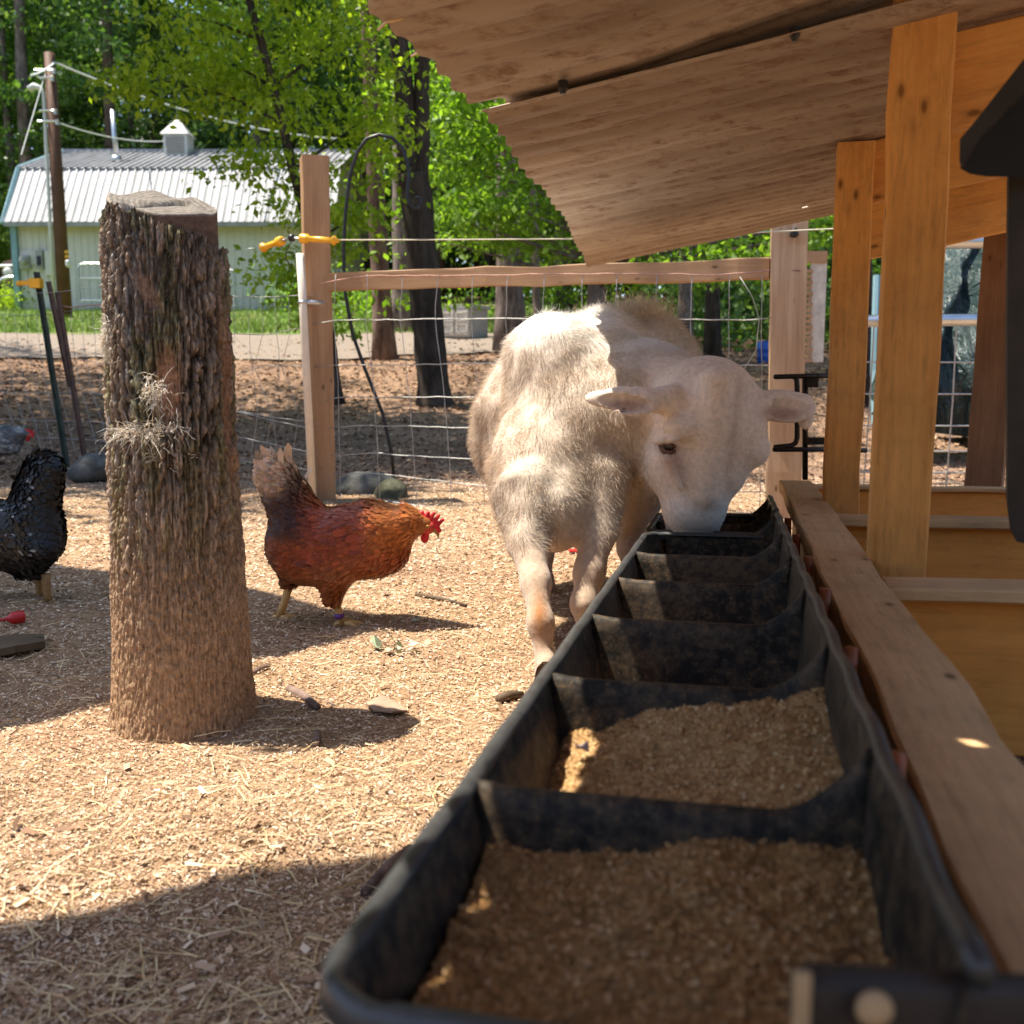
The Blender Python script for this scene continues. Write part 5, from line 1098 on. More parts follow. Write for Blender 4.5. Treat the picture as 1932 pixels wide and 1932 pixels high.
def dsh(p, nn, vi):
    tg = np.where((headw[vi] > .5)[:, None], np.stack([(p[:, 0]-cen[0])*2.2, p[:, 0]*0-.2, np.full(len(p), -.9)], -1), np.array([[.45, -.1, -.9]])); e_ = (sx_[vi] < 1235) & (headw[vi] > .5)
    tg[e_] = [-1, 0, -.1]; e_ = (sx_[vi] > 1435); tg[e_] = [1, 0, -.1]; tg = tg-nn*(tg*nn).sum(1, keepdims=True); return nrm(tg)+nn*.22+R.normal(0, .16, p.shape)
notip = 1-np.clip(np.exp(-(((sx_-1258)/16)**2+((sy_-843)/9)**2))*1.5, 0, 1)
fur('short_coat', np.clip((1-fle)*notip*(V[:, 2] > .05)*(1-.92*ear), 0, 1), 90000, lambda vi: .0075+.012*neck[vi], .0011, dsh, .08, 2, 0, .24)
# rump tuft and locks of dangling wool
p0 = Q(1205, 590, 2.85); n = 1500; q = p0+R.normal(0, 1, (n, 3))*[.040, .05, .012]; d = nrm(R.normal(0, .6, (n, 3))+[0, 0, .9]); v, f_, k_ = strands(q, d, R.uniform(.02, .055, n), .0013, .5, R, 5)
mk('rump_tuft', v, f_, hairm, sheep, False, np.repeat(np.array([.82, .72, .56])*R.uniform(.8, 1.15, (n, 1)), k_, 0))
# eye
mb = MB(); 
eq = eyeq+np.array([.001, .001, 0]); mb = MB(); Me = Matrix.Rotation(math.pi/2, 3, 'X')
ey = simple('sheep_eye', (.07, .035, .014), .25, 0, .2, 80, 0, spec=.5)
mb.lathe(eq, [(.0175*math.cos(a_), .0175*math.sin(a_)) for a_ in np.linspace(-1.5, 1.5, 14)], 20, Me); eo = mb.build('eye', ey, sheep, True)
mb = MB(); mb.box(eq+[-.001, -.0168, -.002], (.015, .002, .0055)); mb.build('pupil', simple('pupil', (.004, .004, .004), .5, 0, 0, 10, 0, spec=.2), eo)
for nm, zo, c_ in (('upper_eyelid', .0085, (.16, .085, .06)), ('lower_eyelid', -.0100, (.22, .11, .085))):
    mb = MB(); pts = [eq+[-.021+.042*f_, -.0085-.0085*math.sin(f_*math.pi), zo*math.sin(f_*math.pi)+(.004-.009*f_)] for f_ in np.linspace(0, 1, 9)]; mb.tube(pts, [.0015]+[.0040]*7+[.0015], 6); mb.build(nm, simple(nm+'_skin', c_, .7), sheep, True)
n = 26; q = np.stack([eq[0]+np.linspace(-.015, .015, n), np.full(n, eq[1]-.0175), eq[2]+.0095*np.sin(np.linspace(.3, 2.8, n))], -1); v, f_, k_ = strands(q, nrm(np.tile([[.1, -.6, -.7]], (n, 1))+R.normal(0, .15, (n, 3))), np.full(n, .014), .0007, .1, R, 3)
mk('eyelashes', v, f_, simple('pale_lashes', (.5, .4, .3)), sheep)
# ================================================================ HENS
def feathers(p, nn, d, L, W, rg, lift=.12):
    d = nrm(d-nn*(d*nn).sum(1, keepdims=True)); s = nrm(np.cross(nn, d)+rg.normal(0, .12, d.shape)); d2 = nrm(d+nn*lift+rg.normal(0, .06, d.shape)); L = L[:, None]; W = W[:, None]; b0 = p+nn*.001
    V = np.stack([b0-s*W*.15, b0+d2*L*.35-s*W*.46+nn*.001, b0+d2*L*.84-s*W*.44, b0+d2*L, b0+d2*L*.84+s*W*.44, b0+d2*L*.35+s*W*.46+nn*.001], 1).reshape(-1, 3)
    return V, np.arange(6*len(p)).reshape(-1, 6)
fm_ = colmat('feather', .42, 25, .2, .5, 0, mp=(1, 1, 1), trans=.12)
skin = colmat('hen_skin', .6, 80, .25, .35, .3)
def hen(loc, rz, J, colf, label, legcol, group=None, ms=1.0, nf=7000, band=False, seed=1):
    rg = np.random.default_rng(seed); e = empty('hen', (0, 0, 0), label=label, cat='hen')
    s = SDF([-.26, -.13, -.005], [.30, .13, .46], .0042)
    for q in J['caps']: s.cap(q[0], q[1], q[2], q[3], .03)
    for q in J['ells']: s.ell(q[0], q[1], .035)
    s.cap(J['neck'][0], J['neck'][1], J['nr'][0], J['nr'][1], .03); s.cap(J['neck'][1], J['head'], J['nr'][1], .019, .02); hx = np.array(J['head']); fd = J['face']
    s.ell(hx, (.023, .016, .018), .012)
    V, F = s.mesh(); N = vnormals(V, F); ca = colf(V, N)
    mk('body', V, F, fm_, e, True, ca*.8)
    hf = np.clip(1-np.linalg.norm(V-hx-np.array(fd)*.012, axis=1)/.033, 0, 1) > .05
    wgt = np.where(hf, .0, 1.0); p, fi = sample(V, F, nf, rg, wgt); vi = F[fi, 0]; nn = N[vi]
    nv = nrm(np.array(J['neck'][0])-np.array(J['head'])); isn = np.clip(1-np.linalg.norm(V[vi]-(np.array(J['neck'][0])+np.array(J['neck'][1]))/2, axis=1)/.075, 0, 1)[:, None]
    fl_ = np.array([-1, 0, -.18])*(1-isn)+nv*isn; fl_ = fl_+np.stack([0*p[:, 0], 0*p[:, 0], -np.clip(.16-p[:, 2], 0, .1)*4], -1)
    tl = J.get('tail'); 
    L = np.where(isn[:, 0] > .4, .026, .023)*rg.uniform(.7, 1.3, nf); L = np.where(np.linalg.norm(V[vi]-hx, axis=1) < .045, .010, L)
    o = np.argsort(p[:, 0]); v, f_ = feathers(p, nn, fl_+rg.normal(0, .12, p.shape), L, L*rg.uniform(.28, .45, nf), rg, .16)
    c_ = np.repeat(np.clip(ca[vi]*rg.uniform(.70, 1.35, (nf, 1))*(1+rg.normal(0, .04, (nf, 3))), .004, 1), 6, 0); mk('plumage', v, f_, fm_, e, False, c_)
    # wing of long overlapping feathers on both sides
    for sd_ in (-1, 1):
        n = 150; a_ = rg.random(n); r_ = rg.random(n); w0, w1 = np.array(J['wing'][0]), np.array(J['wing'][1]); c0 = w0*(1-a_[:, None])+w1*a_[:, None]+np.stack([0*a_, 0*a_, (r_-.5)*.085*(1-.45*a_)], -1)
        c0[:, 1] = sd_*(J['wy']-.22*np.abs(r_-.5)**1.5*.12-.012*a_); nn = np.tile([[0, sd_, .15]], (n, 1)); nn = nrm(nn+rg.normal(0, .1, (n, 3)))
        v, f_ = feathers(c0, nn, np.tile([[-1, 0, -.22]], (n, 1))+rg.normal(0, .07, (n, 3)), rg.uniform(.04, .06, n)*(.7+.7*a_), rg.uniform(.014, .020, n), rg, .05)
        cw_ = colf(c0, nn)*J.get('wc', np.array([1, 1, 1.])); mk('wing', v, f_, fm_, e, False, np.repeat(np.clip(cw_*rg.uniform(.6, 1.4, (n, 1)), .004, 1), 6, 0))
    # tail fan
    t0, t1 = np.array(J['tail'][0]), np.array(J['tail'][1]); n = 260; dd_ = nrm((t1-t0)[None])+rg.normal(0, 1, (n, 3))*[.17, .18, .06]; q = t0+(t1-t0)[None]*rg.random((n, 1))*.6+rg.normal(0, 1, (n, 3))*[.014, .012, .010]
    v, f_ = feathers(q, nrm(np.stack([rg.normal(0, .3, n), np.where(rg.random(n) < .5, -1, 1)*1.0, rg.normal(0, .3, n)], -1)), dd_, np.linalg.norm(t1-t0)*rg.uniform(.35, .6, n), rg.uniform(.014, .024, n), rg, .02)
    mk('tail', v, f_, fm_, e, False, np.repeat(np.clip(np.array(J['tc'])*rg.uniform(.6, 1.3, (n, 1)), .004, 1), 6, 0))
    # head furniture: comb, wattles, beak, eyes
    fx = np.array(fd, float); fx /= np.linalg.norm(fx); upv = np.cross(np.cross(fx, [0, 0, 1.]), fx); upv = upv/np.linalg.norm(upv)
    rm = simple('comb_red', (.62, .025, .035), .5, 0, .2, 60, .2, .003)
    def H_(a_, b_, y=0): return hx+fx*a_+upv*b_+np.array([0, y, 0])
    sdc = SDF(hx-[.06]*3, hx+[.07]*3, .0022)
    for i in range(5): sdc.cap(H_(.032-.012*i, .014), H_(.038-.013*i, .032+.006*math.sin(i*1.0)), .0052, .0042, .006)
    sdc.cap(H_(.040, .004), H_(-.018, .022), .0065, .006, .006); v, f_ = sdc.mesh(); mk('comb', v, f_, rm, e, True)
    for y in (-.007, .007):
        sdc = SDF(hx-[.06]*3, hx+[.07]*3, .0022); sdc.ell(H_(.017, -.026, y), (.010, .003, .013), .003); sdc.cap(H_(.018, -.012, y), H_(.017, -.022, y), .0045, .005, .004); v, f_ = sdc.mesh(); mk('wattle', v, f_, rm, e, True)
    sdc = SDF(hx-[.06]*3, hx+[.07]*3, .0024); sdc.ell(H_(.009, -.002), (.0225, .0188, .0182), .006); v, f_ = sdc.mesh(); mk('face_skin', v, f_, simple('hen_face_red', (.50, .07, .05), .7, 0, .3, 80, .4), e, True)
    mb = MB(); mb.tube([H_(.022, .003), H_(.034, .001), H_(.043, -.006), H_(.047, -.014)], [.0085, .0068, .0038, .0008], 8); mb.build('beak', simple('horn_beak', (.36, .20, .09), .4), e, True)
    for y in (-.0178, .0178):
        mb = MB(); mb.lathe(H_(.012, .004, y), [(.0045*math.cos(a_), .003*math.sin(a_)) for a_ in np.linspace(-1.5, 1.5, 8)], 12, Matrix.Rotation(math.pi/2, 3, 'X')); eo = mb.build('eye', simple('amber_eye', (.55, .28, .04), .15, 0, .1, 50, 0, spec=.8), e, True)
        mb = MB(); mb.lathe(H_(.012, .004, y*1.16), [(.002, -.0006), (.002, .0006)], 8, Matrix.Rotation(math.pi/2, 3, 'X')); mb.build('pupil', M['black_metal'], eo)
    # legs
    lm = simple('scaly_leg', legcol, .6, 0, .3, 200, .4, .001)
    for lg in J['legs']:
        (kx, ky, kz), (fx_, fy_) = lg; mb = MB(); mb.tube([(kx, ky, kz+.03), (kx, ky, kz), ((kx+fx_)/2, (ky+fy_)/2, kz*.5), (fx_, fy_, .012)], [.013, .0115, .0092, .010], 9)
        for a_, l_ in ((0, .052), (.5, .045), (-.5, .045), (math.pi, .024)):
            c0, s0 = math.cos(a_), math.sin(a_); mb.tube([(fx_, fy_, .012), (fx_+c0*l_*.5, fy_+s0*l_*.5, .011), (fx_+c0*l_*.9, fy_+s0*l_*.9, .006), (fx_+c0*l_*1.1, fy_+s0*l_*1.1, .001)], [.0075, .0065, .005, .001], 7)
        lo_ = mb.build('leg', lm, e, True)
        if band and lg is J['legs'][0]: mb = MB(); mb.lathe(((kx*.45+fx_*.55), (ky+fy_)/2, kz*.42), [(.0105, -.006), (.0122, -.006), (.0122, .006), (.0105, .006)], 12); mb.build('leg_band', simple('purple_band', (.16, .06, .25), .4), lo_, True)
    e.location = loc; e.rotation_euler = (0, 0, rz); e.scale = (ms,)*3; return e
k_ = .0013
def hp(x, y, yy=0): return ((x-600)*k_, yy, (1182-y)*k_)
RJ = dict(caps=[(hp(575, 985), hp(530, 900), .060, .043), (hp(640, 1080, -.03), hp(637, 1122, -.03), .042, .018), (hp(560, 1060, .03), hp(548, 1098, .03), .045, .02)],
          ells=[(hp(642, 1030), (.120, .074, .083)), (hp(572, 1030), (.076, .064, .084)), (hp(715, 1028), (.078, .062, .076)), (hp(610, 1072), (.068, .048, .036)), (hp(690, 985), (.070, .045, .040))],
          neck=(hp(720, 1005), hp(772, 990)), nr=(.066, .036), head=hp(800, 993), face=(.85, 0, -.40), wing=(hp(700, 1015), hp(610, 1040)), wy=.074,
          tail=(hp(560, 965), hp(522, 866)), tc=(.78, .54, .36), legs=[((hp(637, 1130)[0], -.03, .068), (hp(652, 1180)[0], -.03)), ((hp(545, 1105)[0], .03, .10), (hp(522, 1182)[0], .03))])
def redc(V, N):
    x, z = V[:, 0], V[:, 2]; n = len(x); r = np.array([.33, .065, .022]); c = np.tile(r, (n, 1)); w_ = lambda v: np.clip(v, 0, 1)[:, None]
    k = w_((x-.13)/.05)*w_((z-.17)/.04); c = c*(1-k)+np.array([.52, .17, .045])*k            # hackle
    k = w_((.175-z)/.05); c = c*(1-k)+np.array([.37, .12, .04])*k                              # belly
    k = w_((.02-x)/.04)*w_((z-.20)/.03); c = c*(1-k)+np.array([.085, .030, .018])*k             # dark back
    k = w_((-.05-x)/.04)*w_((.22-z)/.05); c = c*(1-k)+np.array([.27, .13, .07])*k              # rear fluff
    k = w_((-.03-x)/.03)*w_((z-.31)/.04); c = c*(1-k)+np.array([.66, .43, .27])*k; return c
hg = P(600, 1182, 2.45); hen((hg[0], 2.45, .0), 0, RJ, redc, 'russet red hen walking towards the trough in the sun', (.66, .40, .15), band=True, nf=14000, seed=3)
BJ = dict(RJ); BJ['tail'] = (hp(560, 965), hp(548, 862)); BJ['tc'] = (.014, .012, .011); BJ['wc'] = np.array([1.6, 1.6, 1.6])
BJ['caps'] = [(hp(575, 985), hp(543, 893), .066, .046), (hp(640, 1080, -.03), hp(620, 1112, -.03), .042, .02), (hp(560, 1060, .03), hp(572, 1105, .03), .05, .02)]
BJ['legs'] = [((-.028, -.03, .06), (-.026, -.03)), ((.014+-.09, .03, .06), (-.080, .03))]
def blackc(V, N):
    c = np.tile([.012, .011, .011], (len(V), 1)); s = vn(V*np.array([95, 95, 120]), 55); k = ((s > .80) & (V[:, 0] > -.06) & (V[:, 2] > .14))[:, None]; return np.where(k, np.array([.35, .34, .32]), c)
q = P(48, 1143, 2.68); hen((q[0], 2.68, 0), math.pi, BJ, blackc, 'black hen with white speckles and raised dark tail, standing in shade at the left edge', (.32, .18, .07), nf=10000, seed=5, ms=.96)
GJ = dict(RJ); GJ['tc'] = (.2, .2, .2)
def greyc(V, N):
    c = np.tile([.16, .16, .16], (len(V), 1)); s = vn(V*np.array([30, 30, 60]), 57); return np.where((s > .55)[:, None], np.array([.45, .45, .44]), c)
q = P(-25, 875, 6.35); q[2] = gz(q[0], 6.35); hen((q[0]+.0, 6.35, q[2]), 0, GJ, greyc, 'grey barred hen with a red comb behind the left wire fence', (.4, .28, .14), nf=3000, seed=9)
# ================================================================ TREES
LF_NEAR = leafmat('spring_leaf', [(.13, .22, .012), (.26, .38, .025), (.38, .50, .05), (.19, .29, .018)], .56)
LF_MID = leafmat('beech_leaf', [(.08, .17, .015), (.18, .33, .03), (.28, .44, .07), (.12, .23, .02)], .48)
LF_FAR = leafmat('wood_leaf', [(.035, .085, .022), (.08, .165, .038), (.14, .25, .06), (.05, .115, .028), (.20, .30, .11)], .38)
LF_DARK = leafmat('hemlock_leaf', [(.012, .035, .012), (.03, .07, .022), (.05, .10, .03)], .2)
def trunk(name, pts, r0, r1, mat, parent=None, n=14, flare=1.5, wob=.0):
    pts = [np.array(p, float) for p in pts]; P_ = []
    for i in range(len(pts)-1):
        for k in np.linspace(0, 1, 6, endpoint=False): P_.append(pts[i]*(1-k)+pts[i+1]*k)
    P_.append(pts[-1]); m_ = len(P_); rr = [r0+(r1-r0)*i/(m_-1) for i in range(m_)]
    rr[0] *= flare; rr[1] *= 1+(flare-1)*.35
    mb = MB(); mb.tube(P_, rr, n); V = np.array(mb.V); V[:, :2] += (fbm(V*5, 3, 3)[:, None]-.45)*r0*.35; return mk(name, V, mb.F, mat, parent, True)
def sprays(cs, ext, n, size, mat, name, parent, rg, droop=.5, flat=.35, ratio=.55):
    """leaf sprays: list of centres (x,y,z), each a drooping flattened cloud"""
    out = []
    for c, e_ in zip(cs, ext):
        m_ = int(n*e_[0]*e_[1]) if callable(n) is False else n(e_); q = rg.normal(0, .42, (m_, 3)); q = q*np.array([e_[0], e_[1], e_[2]]); q[:, 2] -= np.abs(q[:, 0])*flat; out.append(c+q)
    c = np.concatenate(out); V, F = leafmesh(c, size, rg, droop, ratio); return mk(name, V, F, mat, parent)
# the bright sapling behind the corner post
rg = np.random.default_rng(21)
sp_ = empty('young_tree', GT(632, 745), label='slim dark leaning young tree with bright yellow green leaves', cat='tree')
YS = 9.0; tp_ = [P(x, y, YS) for x, y in ((636, 742), (622, 640), (600, 500), (575, 400), (553, 320), (535, 235), (516, 165), (492, 75), (468, -10), (440, -120))]; tp_[0][2] -= .1
trunk('trunk', tp_, .055, .028, M['bark_dark'], sp_, 10)
br_px = [((553, 320), (640, 260), (720, 200)), ((535, 235), (430, 180), (300, 150), (235, 165)), ((516, 165), (600, 100), (690, 40)), ((492, 75), (400, 40), (300, 30)), ((590, 460), (650, 420), (700, 380)), ((516, 165), (440, 120), (380, 130)), ((468, -10), (560, -60), (640, -80)), ((622, 600), (580, 560), (545, 510))]
mb = MB(); tips = []
for bl_ in br_px:
    yo = rg.uniform(-.5, .5); pts = [P(x, y, YS+yo*i/(len(bl_)-1)*1.2) for i, (x, y) in enumerate(bl_)]; mb.tube(pts, list(np.linspace(.016, .004, len(pts))), 5); tips.append(pts)
mb.build('branches', M['bark_dark'], sp_, True)
C0 = []; E0 = []
for pts in tips:
    for i in range(len(pts)-1):
        for k in np.linspace(.25, 1, 4): C0.append(pts[i]*(1-k)+pts[i+1]*k+rg.normal(0, .10, 3)); E0.append((.34, .40, .09))
for _ in range(80):
    x = rg.uniform(380, 760); y = rg.uniform(-80, 430)
    if y > 330 and x > 640: x -= 60
    if (x < 580 and y > 235 and rg.random() < .85): continue
    C0.append(P(x, y, YS+rg.uniform(-1.0, .9))); E0.append((.36, .42, .10))
for x, y in ((470, 300), (500, 330), (525, 290), (540, 350), (515, 380), (545, 410), (485, 270), (450, 285), (262, 118), (300, 95), (345, 75), (250, 150), (340, 120), (395, 105), (430, 140), (235, 172), (375, 200), (545, 470), (500, 475), (500, 310), (540, 505), (700, 300), (720, 340), (690, 260), (660, 470), (690, 420), (560, 540)): C0.append(P(x, y, YS+rg.uniform(-.5, .3))); E0.append((.30, .3, .09))
sprays(C0, E0, lambda e_: 52, .068, LF_NEAR, 'crown', sp_, rg, .7, .25)
# named trunks
def bigtree(px, py, Y, w_px, toppx, label, mat, h=14, leaf=None, name='tree', lean=0, seed=1, crown=True, crz=5.5, cr=2.6, size=.13, ncl=46, nl=130, group=None, cx_=0):
    rg = np.random.default_rng(seed); q = P(px, py, Y); z0 = float(gz(q[0], Y)); q[2] = z0-.15; e = empty(name, (q[0], Y, z0), label=label, cat='tree', group=group)
    tq = P(toppx, 0, Y); r0 = w_px/2/1932*Y; d = (tq-q)/(tq[2]-q[2]); pts = [q, q+d*h*.25, q+d*h*.5+[.05, 0, 0], q+d*h]
    trunk('trunk', pts, r0, r0*.45, mat, e)
    if crown:
        cs = []; ex = []; mb = MB()
        for i in range(ncl):
            a_ = rg.uniform(0, 6.28); rr = cr*rg.random()**.5; zz = rg.uniform(crz, h+1.5); cs.append(q+d*zz*1.0+np.array([cx_+rr*math.cos(a_), rr*math.sin(a_), 0])); ex.append((1.0, 1.0, .30))
            if i % 3 == 0: mb.tube([q+d*(zz-1.0), (q+d*(zz-.4)+cs[-1])/2, cs[-1]], [.05, .03, .012], 5)
        mb.build('branches', mat, e, True); sprays(cs, ex, lambda e_: nl, size, leaf or LF_MID, 'crown', e, rg, .5, .2)
    return e
# dark twin trunk
YD = 9.3; q = GT(820, 766); e = empty('twin_trunk_tree', q, label='very dark tree whose trunk forks into two behind the wire fence', cat='tree')
Pd = lambda x, y: P(x, y, q[1]); b0 = Pd(822, 768); b0[2] -= .1
trunk('trunk', [b0, Pd(806, 600), Pd(790, 400), Pd(778, 330)], .165, .15, M['bark_dark'], e, 18, 1.35)
trunk('trunk', [Pd(772, 345), Pd(764, 200), Pd(750, 60), Pd(742, -60), Pd(735, -300), Pd(700, -700)], .105, .07, M['bark_dark'], e, 14, 1.0); trunk('trunk', [Pd(793, 345), Pd(795, 200), Pd(797, 80), Pd(800, -60), Pd(840, -300), Pd(900, -700)], .085, .06, M['bark_dark'], e, 14, 1.0)
rg = np.random.default_rng(5); cs = [Pd(790, -520)+rg.normal(0, 1, 3)*[1.6, 1.6, 1.0] for _ in range(46)]; sprays(cs, [(1, 1, .3)]*len(cs), lambda e_: 90, .12, LF_MID, 'crown', e, rg, .5)
bigtree(726, 655, 15.2, 36, 690, 'reddish barked trunk left of the dark twin tree, in front of the gravel road', M['bark_brown'], 14, seed=11, crz=7.5)
bigtree(758, 600, 21, 34, 752, 'pale grey straight trunk just left of the dark twin trunk, growing in the grass', M['bark_grey'], 17, seed=12, crz=8)
bigtree(965, 640, 16.5, 52, 950, 'broad grey brown trunk with a flared foot right of the storage cabinet', M['bark_grey'], 15, seed=13, crz=7)
bigtree(1018, 600, 15.0, 17, 995, 'thin crooked pale trunk between the broad trunk and the sheep', M['bark_grey'], 12, seed=14, crz=6.5)
bigtree(1292, 672, 15.5, 26, 1300, 'left one of two dark trunks seen over the sheep rump', M['bark_grey'], 14, seed=15, crz=7)
bigtree(1345, 680, 14.5, 28, 1345, 'right one of two dark trunks seen over the sheep rump', M['bark_dark'], 14, seed=16, crz=7)
bigtree(1626, 720, 10.5, 42, 1630, 'dark trunk showing between the two orange shed posts', M['bark_dark'], 13, seed=17, crz=7)
bigtree(1805, 560, 13, 46, 1803, 'grey trunk rising above the tarpaulin behind the shed', M['bark_grey'], 14, seed=18, crz=8)
bigtree(60, 560, 38, 26, 34, 'tall grey trunk in the wood above the left end of the barn', M['bark_grey'], 24, seed=19, crz=15, cr=4, leaf=LF_FAR, size=.2)
# trees outside the frame whose shade falls on the slope
def offtree(x, y, h, crz, cr, label, seed, ncl=60, nl=190):
    rg = np.random.default_rng(seed); z0 = float(gz(x, y)); e = empty('tree', (x, y, z0), label=label, cat='tree'); q = np.array([x, y, z0-.1]); trunk('trunk', [q, q+[.1, 0, h*.5], q+[0, .1, h]], .22, .1, M['bark_grey'], e)
    cs = [q+np.array([rg.normal(0, cr*.5), rg.normal(0, cr*.4), rg.uniform(crz, h)]) for _ in range(ncl)]; sprays(cs, [(1.0, 1.0, .35)]*ncl, lambda e_: nl, .17, LF_DARK, 'crown', e, rg, .5); return e
offtree(-6.6, 7.6, 8.5, 4.6, 2.6, 'leafy tree left of the yard shading the wire fence', 31, 80, 170)
offtree(-5.4, 8.2, 9.0, 5.8, 3.6, 'leafy tree whose crown hangs above the slope behind the fence', 32, 130, 170)
offtree(-8.5, 12.0, 10, 5.0, 3.4, 'leafy tree at the left of the slope below the road', 33, 45, 130)
offtree(-13, 17, 11, 5.5, 2.4, 'leafy tree at the far left beside the road', 35, 45, 130)
# shrubs by the barn and behind the post
def shrub(px, py, w_, h_, n, label, mat, size=.09, seed=1):
    rg = np.random.default_rng(seed); q = GT(px, py); e = empty('shrub', q, label=label, cat='shrub'); c = q+rg.normal(0, 1, (n, 3))*[w_*.4, w_*.35, h_*.28]+[0, 0, h_*.5]; V, F = leafmesh(c, size, rg, -.2, .5); mk('foliage', V, F, mat, e)
    mb = MB()
    for i in range(7): t1 = q+rg.normal(0, 1, 3)*[w_*.3, w_*.25, 0]+[0, 0, h_*.7]; mb.tube([q, (q+t1)/2+[0, 0, .05], t1], [.012, .009, .004], 5)
    mb.build('stems', M['bark_brown'], e)
shrub(62, 586, 1.0, .8, 900, 'yellow green bush at the barn corner beside the utility pole', LF_NEAR, .11, 2)
shrub(8, 588, .9, .65, 700, 'yellow green bush in front of the old truck', LF_NEAR, .11, 3)
shrub(548, 590, .8, 1.0, 700, 'light green bush against the barn wall left of the corner post', LF_MID, .10, 4)
shrub(665, 610, 2.0, 1.1, 1600, 'leafy green bush beside the reddish trunk', LF_MID, .11, 5)
shrub(1050, 610, 3.0, 1.2, 2200, 'low green bush at the wood edge behind the sheep', LF_MID, .12, 6)
# beech boughs in front of the wood (bright layered leaves)
rg = np.random.default_rng(44)
bt = empty('beech_tree', P(1100, 650, 12.0)*[1, 1, 0]+[0, 0, float(gz(.8, 12))], label='beech with bright layered boughs between the dark twin trunk and the roof', cat='tree')
tb = P(1120, 640, 12.0); tb[2] = gz(tb[0], 12)-.1; tt_ = P(1150, -100, 12.0); trunk('trunk', [tb, (tb+tt_)/2, tt_], .13, .07, M['bark_grey'], bt)
cs = []; ex = []; mb = MB()
for x, y in [(870, 150), (900, 190), (850, 220), (930, 240), (885, 270), (960, 290), (840, 300), (900, 330), (1000, 350), (860, 370), (940, 380), (1030, 400), (880, 420), (990, 430), (1050, 450), (850, 460), (820, 130), (835, 180), (1080, 470), (1180, 470), (1250, 460), (1330, 450), (1420, 440), (1540, 420), (1560, 440), (1100, 300), (1050, 200), (1000, 200), (950, 150), (1000, 100), (900, 90), (1230, 300), (1350, 250)]:
    c_ = P(x, y, rg.uniform(11, 13.2)); cs.append(c_); ex.append((1.15, 1.0, .14)); 
    for _ in range(2): cs.append(c_+rg.normal(0, .3, 3)); ex.append((.6, .6, .10))
    k = float(np.clip((c_[2]-tb[2])/(tt_[2]-tb[2])-.08, .1, .95)); mb.tube([tb*(1-k)+tt_*k, c_], [.03, .008], 5)
mb.build('branches', M['bark_grey'], bt, True); sprays(cs, ex, lambda e_: 110, .095, LF_MID, 'crown', bt, rg, .5, .2)
# the wood: four tree patterns, many copies
rg = np.random.default_rng(50); protos = []
def proto(k, h, crz, cr, mat, lm, size, ncl, nl):
    e = empty('forest_tree', (0, 0, 0)); rg = np.random.default_rng(100+k); mb = MB(); mb.tube([(0, 0, -.5), (.1, 0, h*.3), (0, .1, h*.6), (.1, 0, h*.95)], [.24, .19, .14, .05], 8)
    mb.build('trunk', mat, e, True); cs = []; out = []
    for i in range(ncl):
        zz = crz+(h-crz)*rg.random()**.9; env = cr*(1-((zz-crz)/(h-crz)-.35)**2*1.2); a_ = rg.uniform(0, 6.28); rr = env*rg.random()**.45; c_ = np.array([rr*math.cos(a_), rr*math.sin(a_), zz]); q = rg.normal(0, .42, (nl, 3))*[1.3, 1.3, .45]; q[:, 2] -= np.abs(q[:, 0])*.2; out.append(c_+q)
    V, F = leafmesh(np.concatenate(out), size, rg, .4, .6); mk('crown', V, F, lm, e); protos.append(e)
proto(0, 15, 2.2, 3.6, M['bark_grey'], LF_FAR, .24, 95, 110); proto(1, 18, 3.5, 3.8, M['bark_brown'], LF_FAR, .24, 105, 110); proto(2, 13, 1.2, 3.2, M['bark_grey'], LF_MID, .22, 80, 110); proto(3, 20, 2.0, 3.0, M['bark_dark'], LF_DARK, .20, 100, 150)
labels = ['mid green grey-trunked tree', 'tall brown-trunked leafy tree', 'lighter green leafy tree', 'dark tall evergreen']
spots = []
for row, (Y, dx) in enumerate([(39, 4.6), (44, 5.0), (50, 5.5), (57, 6.0)]):
    for x in np.arange(-.62*Y-3, .62*Y+4, dx):
        spots.append((x+rg.uniform(-1.5, 1.5), Y+rg.uniform(-2, 2)))
for Y, x0, x1, dx in ((24, 1.5, 17, 3.4), (29, 5.5, 20, 3.8), (34, 7, 24, 4.2)):
    for x in np.arange(x0, x1, dx): spots.append((x+rg.uniform(-.9, .9), Y+rg.uniform(-1, 1)))
used = set()
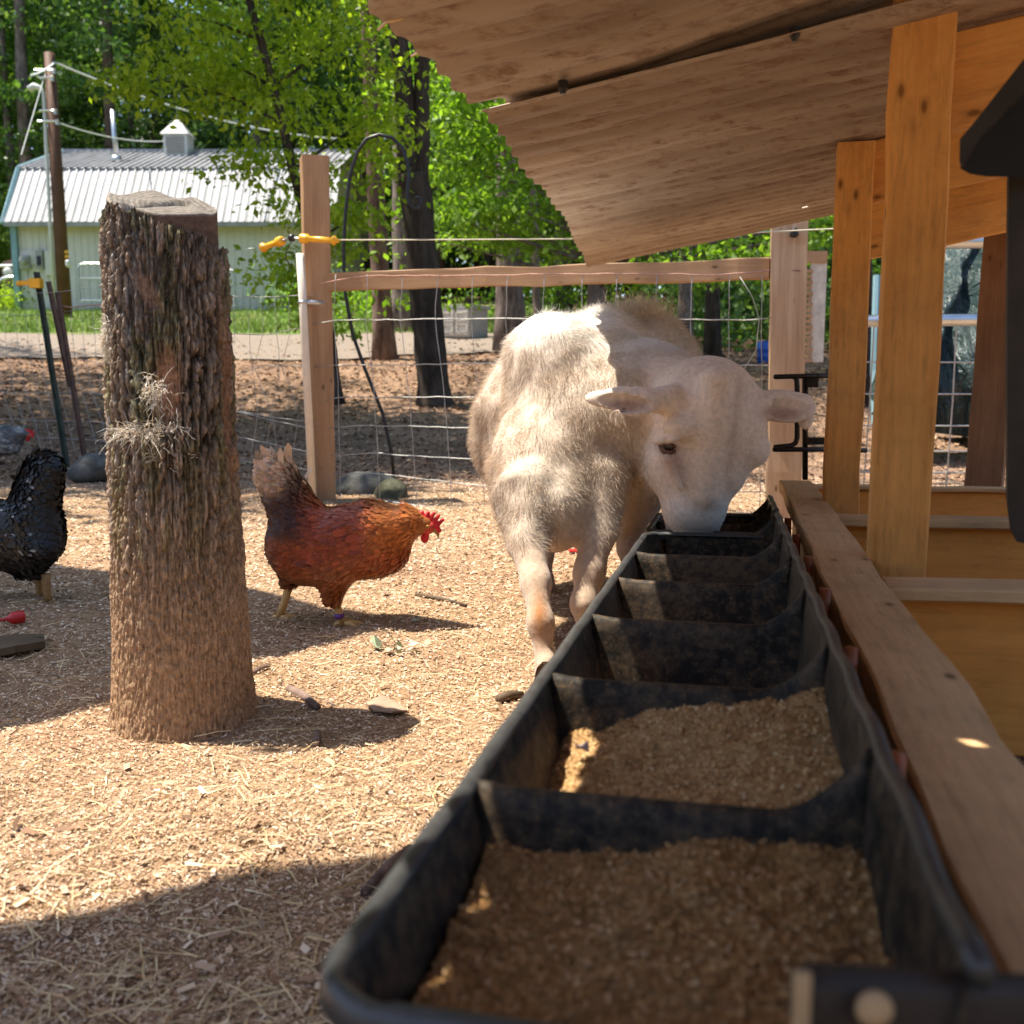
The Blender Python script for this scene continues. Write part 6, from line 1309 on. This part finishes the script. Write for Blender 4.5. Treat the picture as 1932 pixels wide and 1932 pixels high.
for x, y in spots:
    k = int(rg.choice(4, p=[.34, .24, .22, .20])); src = protos[k]; z = float(gz(x, y))
    if k in used:
        e = src.copy(); COL.objects.link(e)
        for ch in list(src.children):
            c_ = ch.copy(); COL.objects.link(c_); c_.parent = e
    else: e = src; used.add(k)
    e.location = (x, y, z); e.rotation_euler = (0, 0, rg.uniform(0, 6.28)); s_ = rg.uniform(.85, 1.2); e.scale = (s_, s_, s_*rg.uniform(.9, 1.1))
    pxx = 966+1932*x/y; reg = 'rising behind the barn, left of its cupola' if pxx < 338 else 'rising behind the barn, right of its cupola' if pxx < 600 else 'standing behind the twin trunk and shepherd hook' if pxx < 900 else 'standing behind the top rail and the sheep' if pxx < 1440 else 'seen past the shed posts'
    tag(e, labels[k]+' '+reg, 'tree', 'trees of the wood behind the barn and fence')
# far wood and undergrowth as masses
n = 90000; X = rg.uniform(-62, 62, n); Y = rg.uniform(63, 70, n); Z = gz(X, Y)+rg.random(n)**.8*25*(.75+.25*np.sin(X*.35)+.1*np.sin(X*.9)); V, F = leafmesh(np.stack([X, Y, Z], -1), .55, rg, .4, .7)
X2 = rg.uniform(-62, 62, 30000); Y2 = rg.uniform(60, 64, 30000); Z2 = gz(X2, Y2)+rg.random(30000)*5; V2, F2 = leafmesh(np.stack([X2, Y2, Z2], -1), .55, rg, .4, .7); F = np.r_[F, F2+len(V)]; V = np.r_[V, V2]
tag(mk('far_wood', V, F, LF_FAR), 'deep green mass of the wood farthest behind the barn', 'wood', kind='stuff')
n = 90000; X = rg.uniform(-3, 24, n); Y = rg.uniform(16.5, 34, n); ok = (X > 1.9+.25*(Y-17)) ; X, Y = X[ok], Y[ok]; Z = gz(X, Y)+rg.random(len(X))**1.6*(1.3+vn(np.stack([X*.6, Y*.6, X*0], -1), 2)*1.6)
V, F = leafmesh(np.stack([X, Y, Z], -1), .17, rg, .2, .6); tag(mk('undergrowth', V, F, LF_FAR), 'dense low undergrowth under the trees behind the fence', 'undergrowth', kind='stuff')

# the wood goes on all round the yard, behind the camera too
n = 42000; A = rg.uniform(math.radians(125), math.radians(415), n); rr = rg.uniform(40, 48, n); X = rr*np.cos(A)*1.3; Y = rr*np.sin(A); Z = gz(X, Y)+rg.random(n)*11; V, F = leafmesh(np.stack([X, Y, Z], -1), 1.1, rg, .4, .7)
tag(mk('surrounding_wood', V, F, LF_FAR), 'green wood standing round the sides and back of the yard', 'wood', kind='stuff')
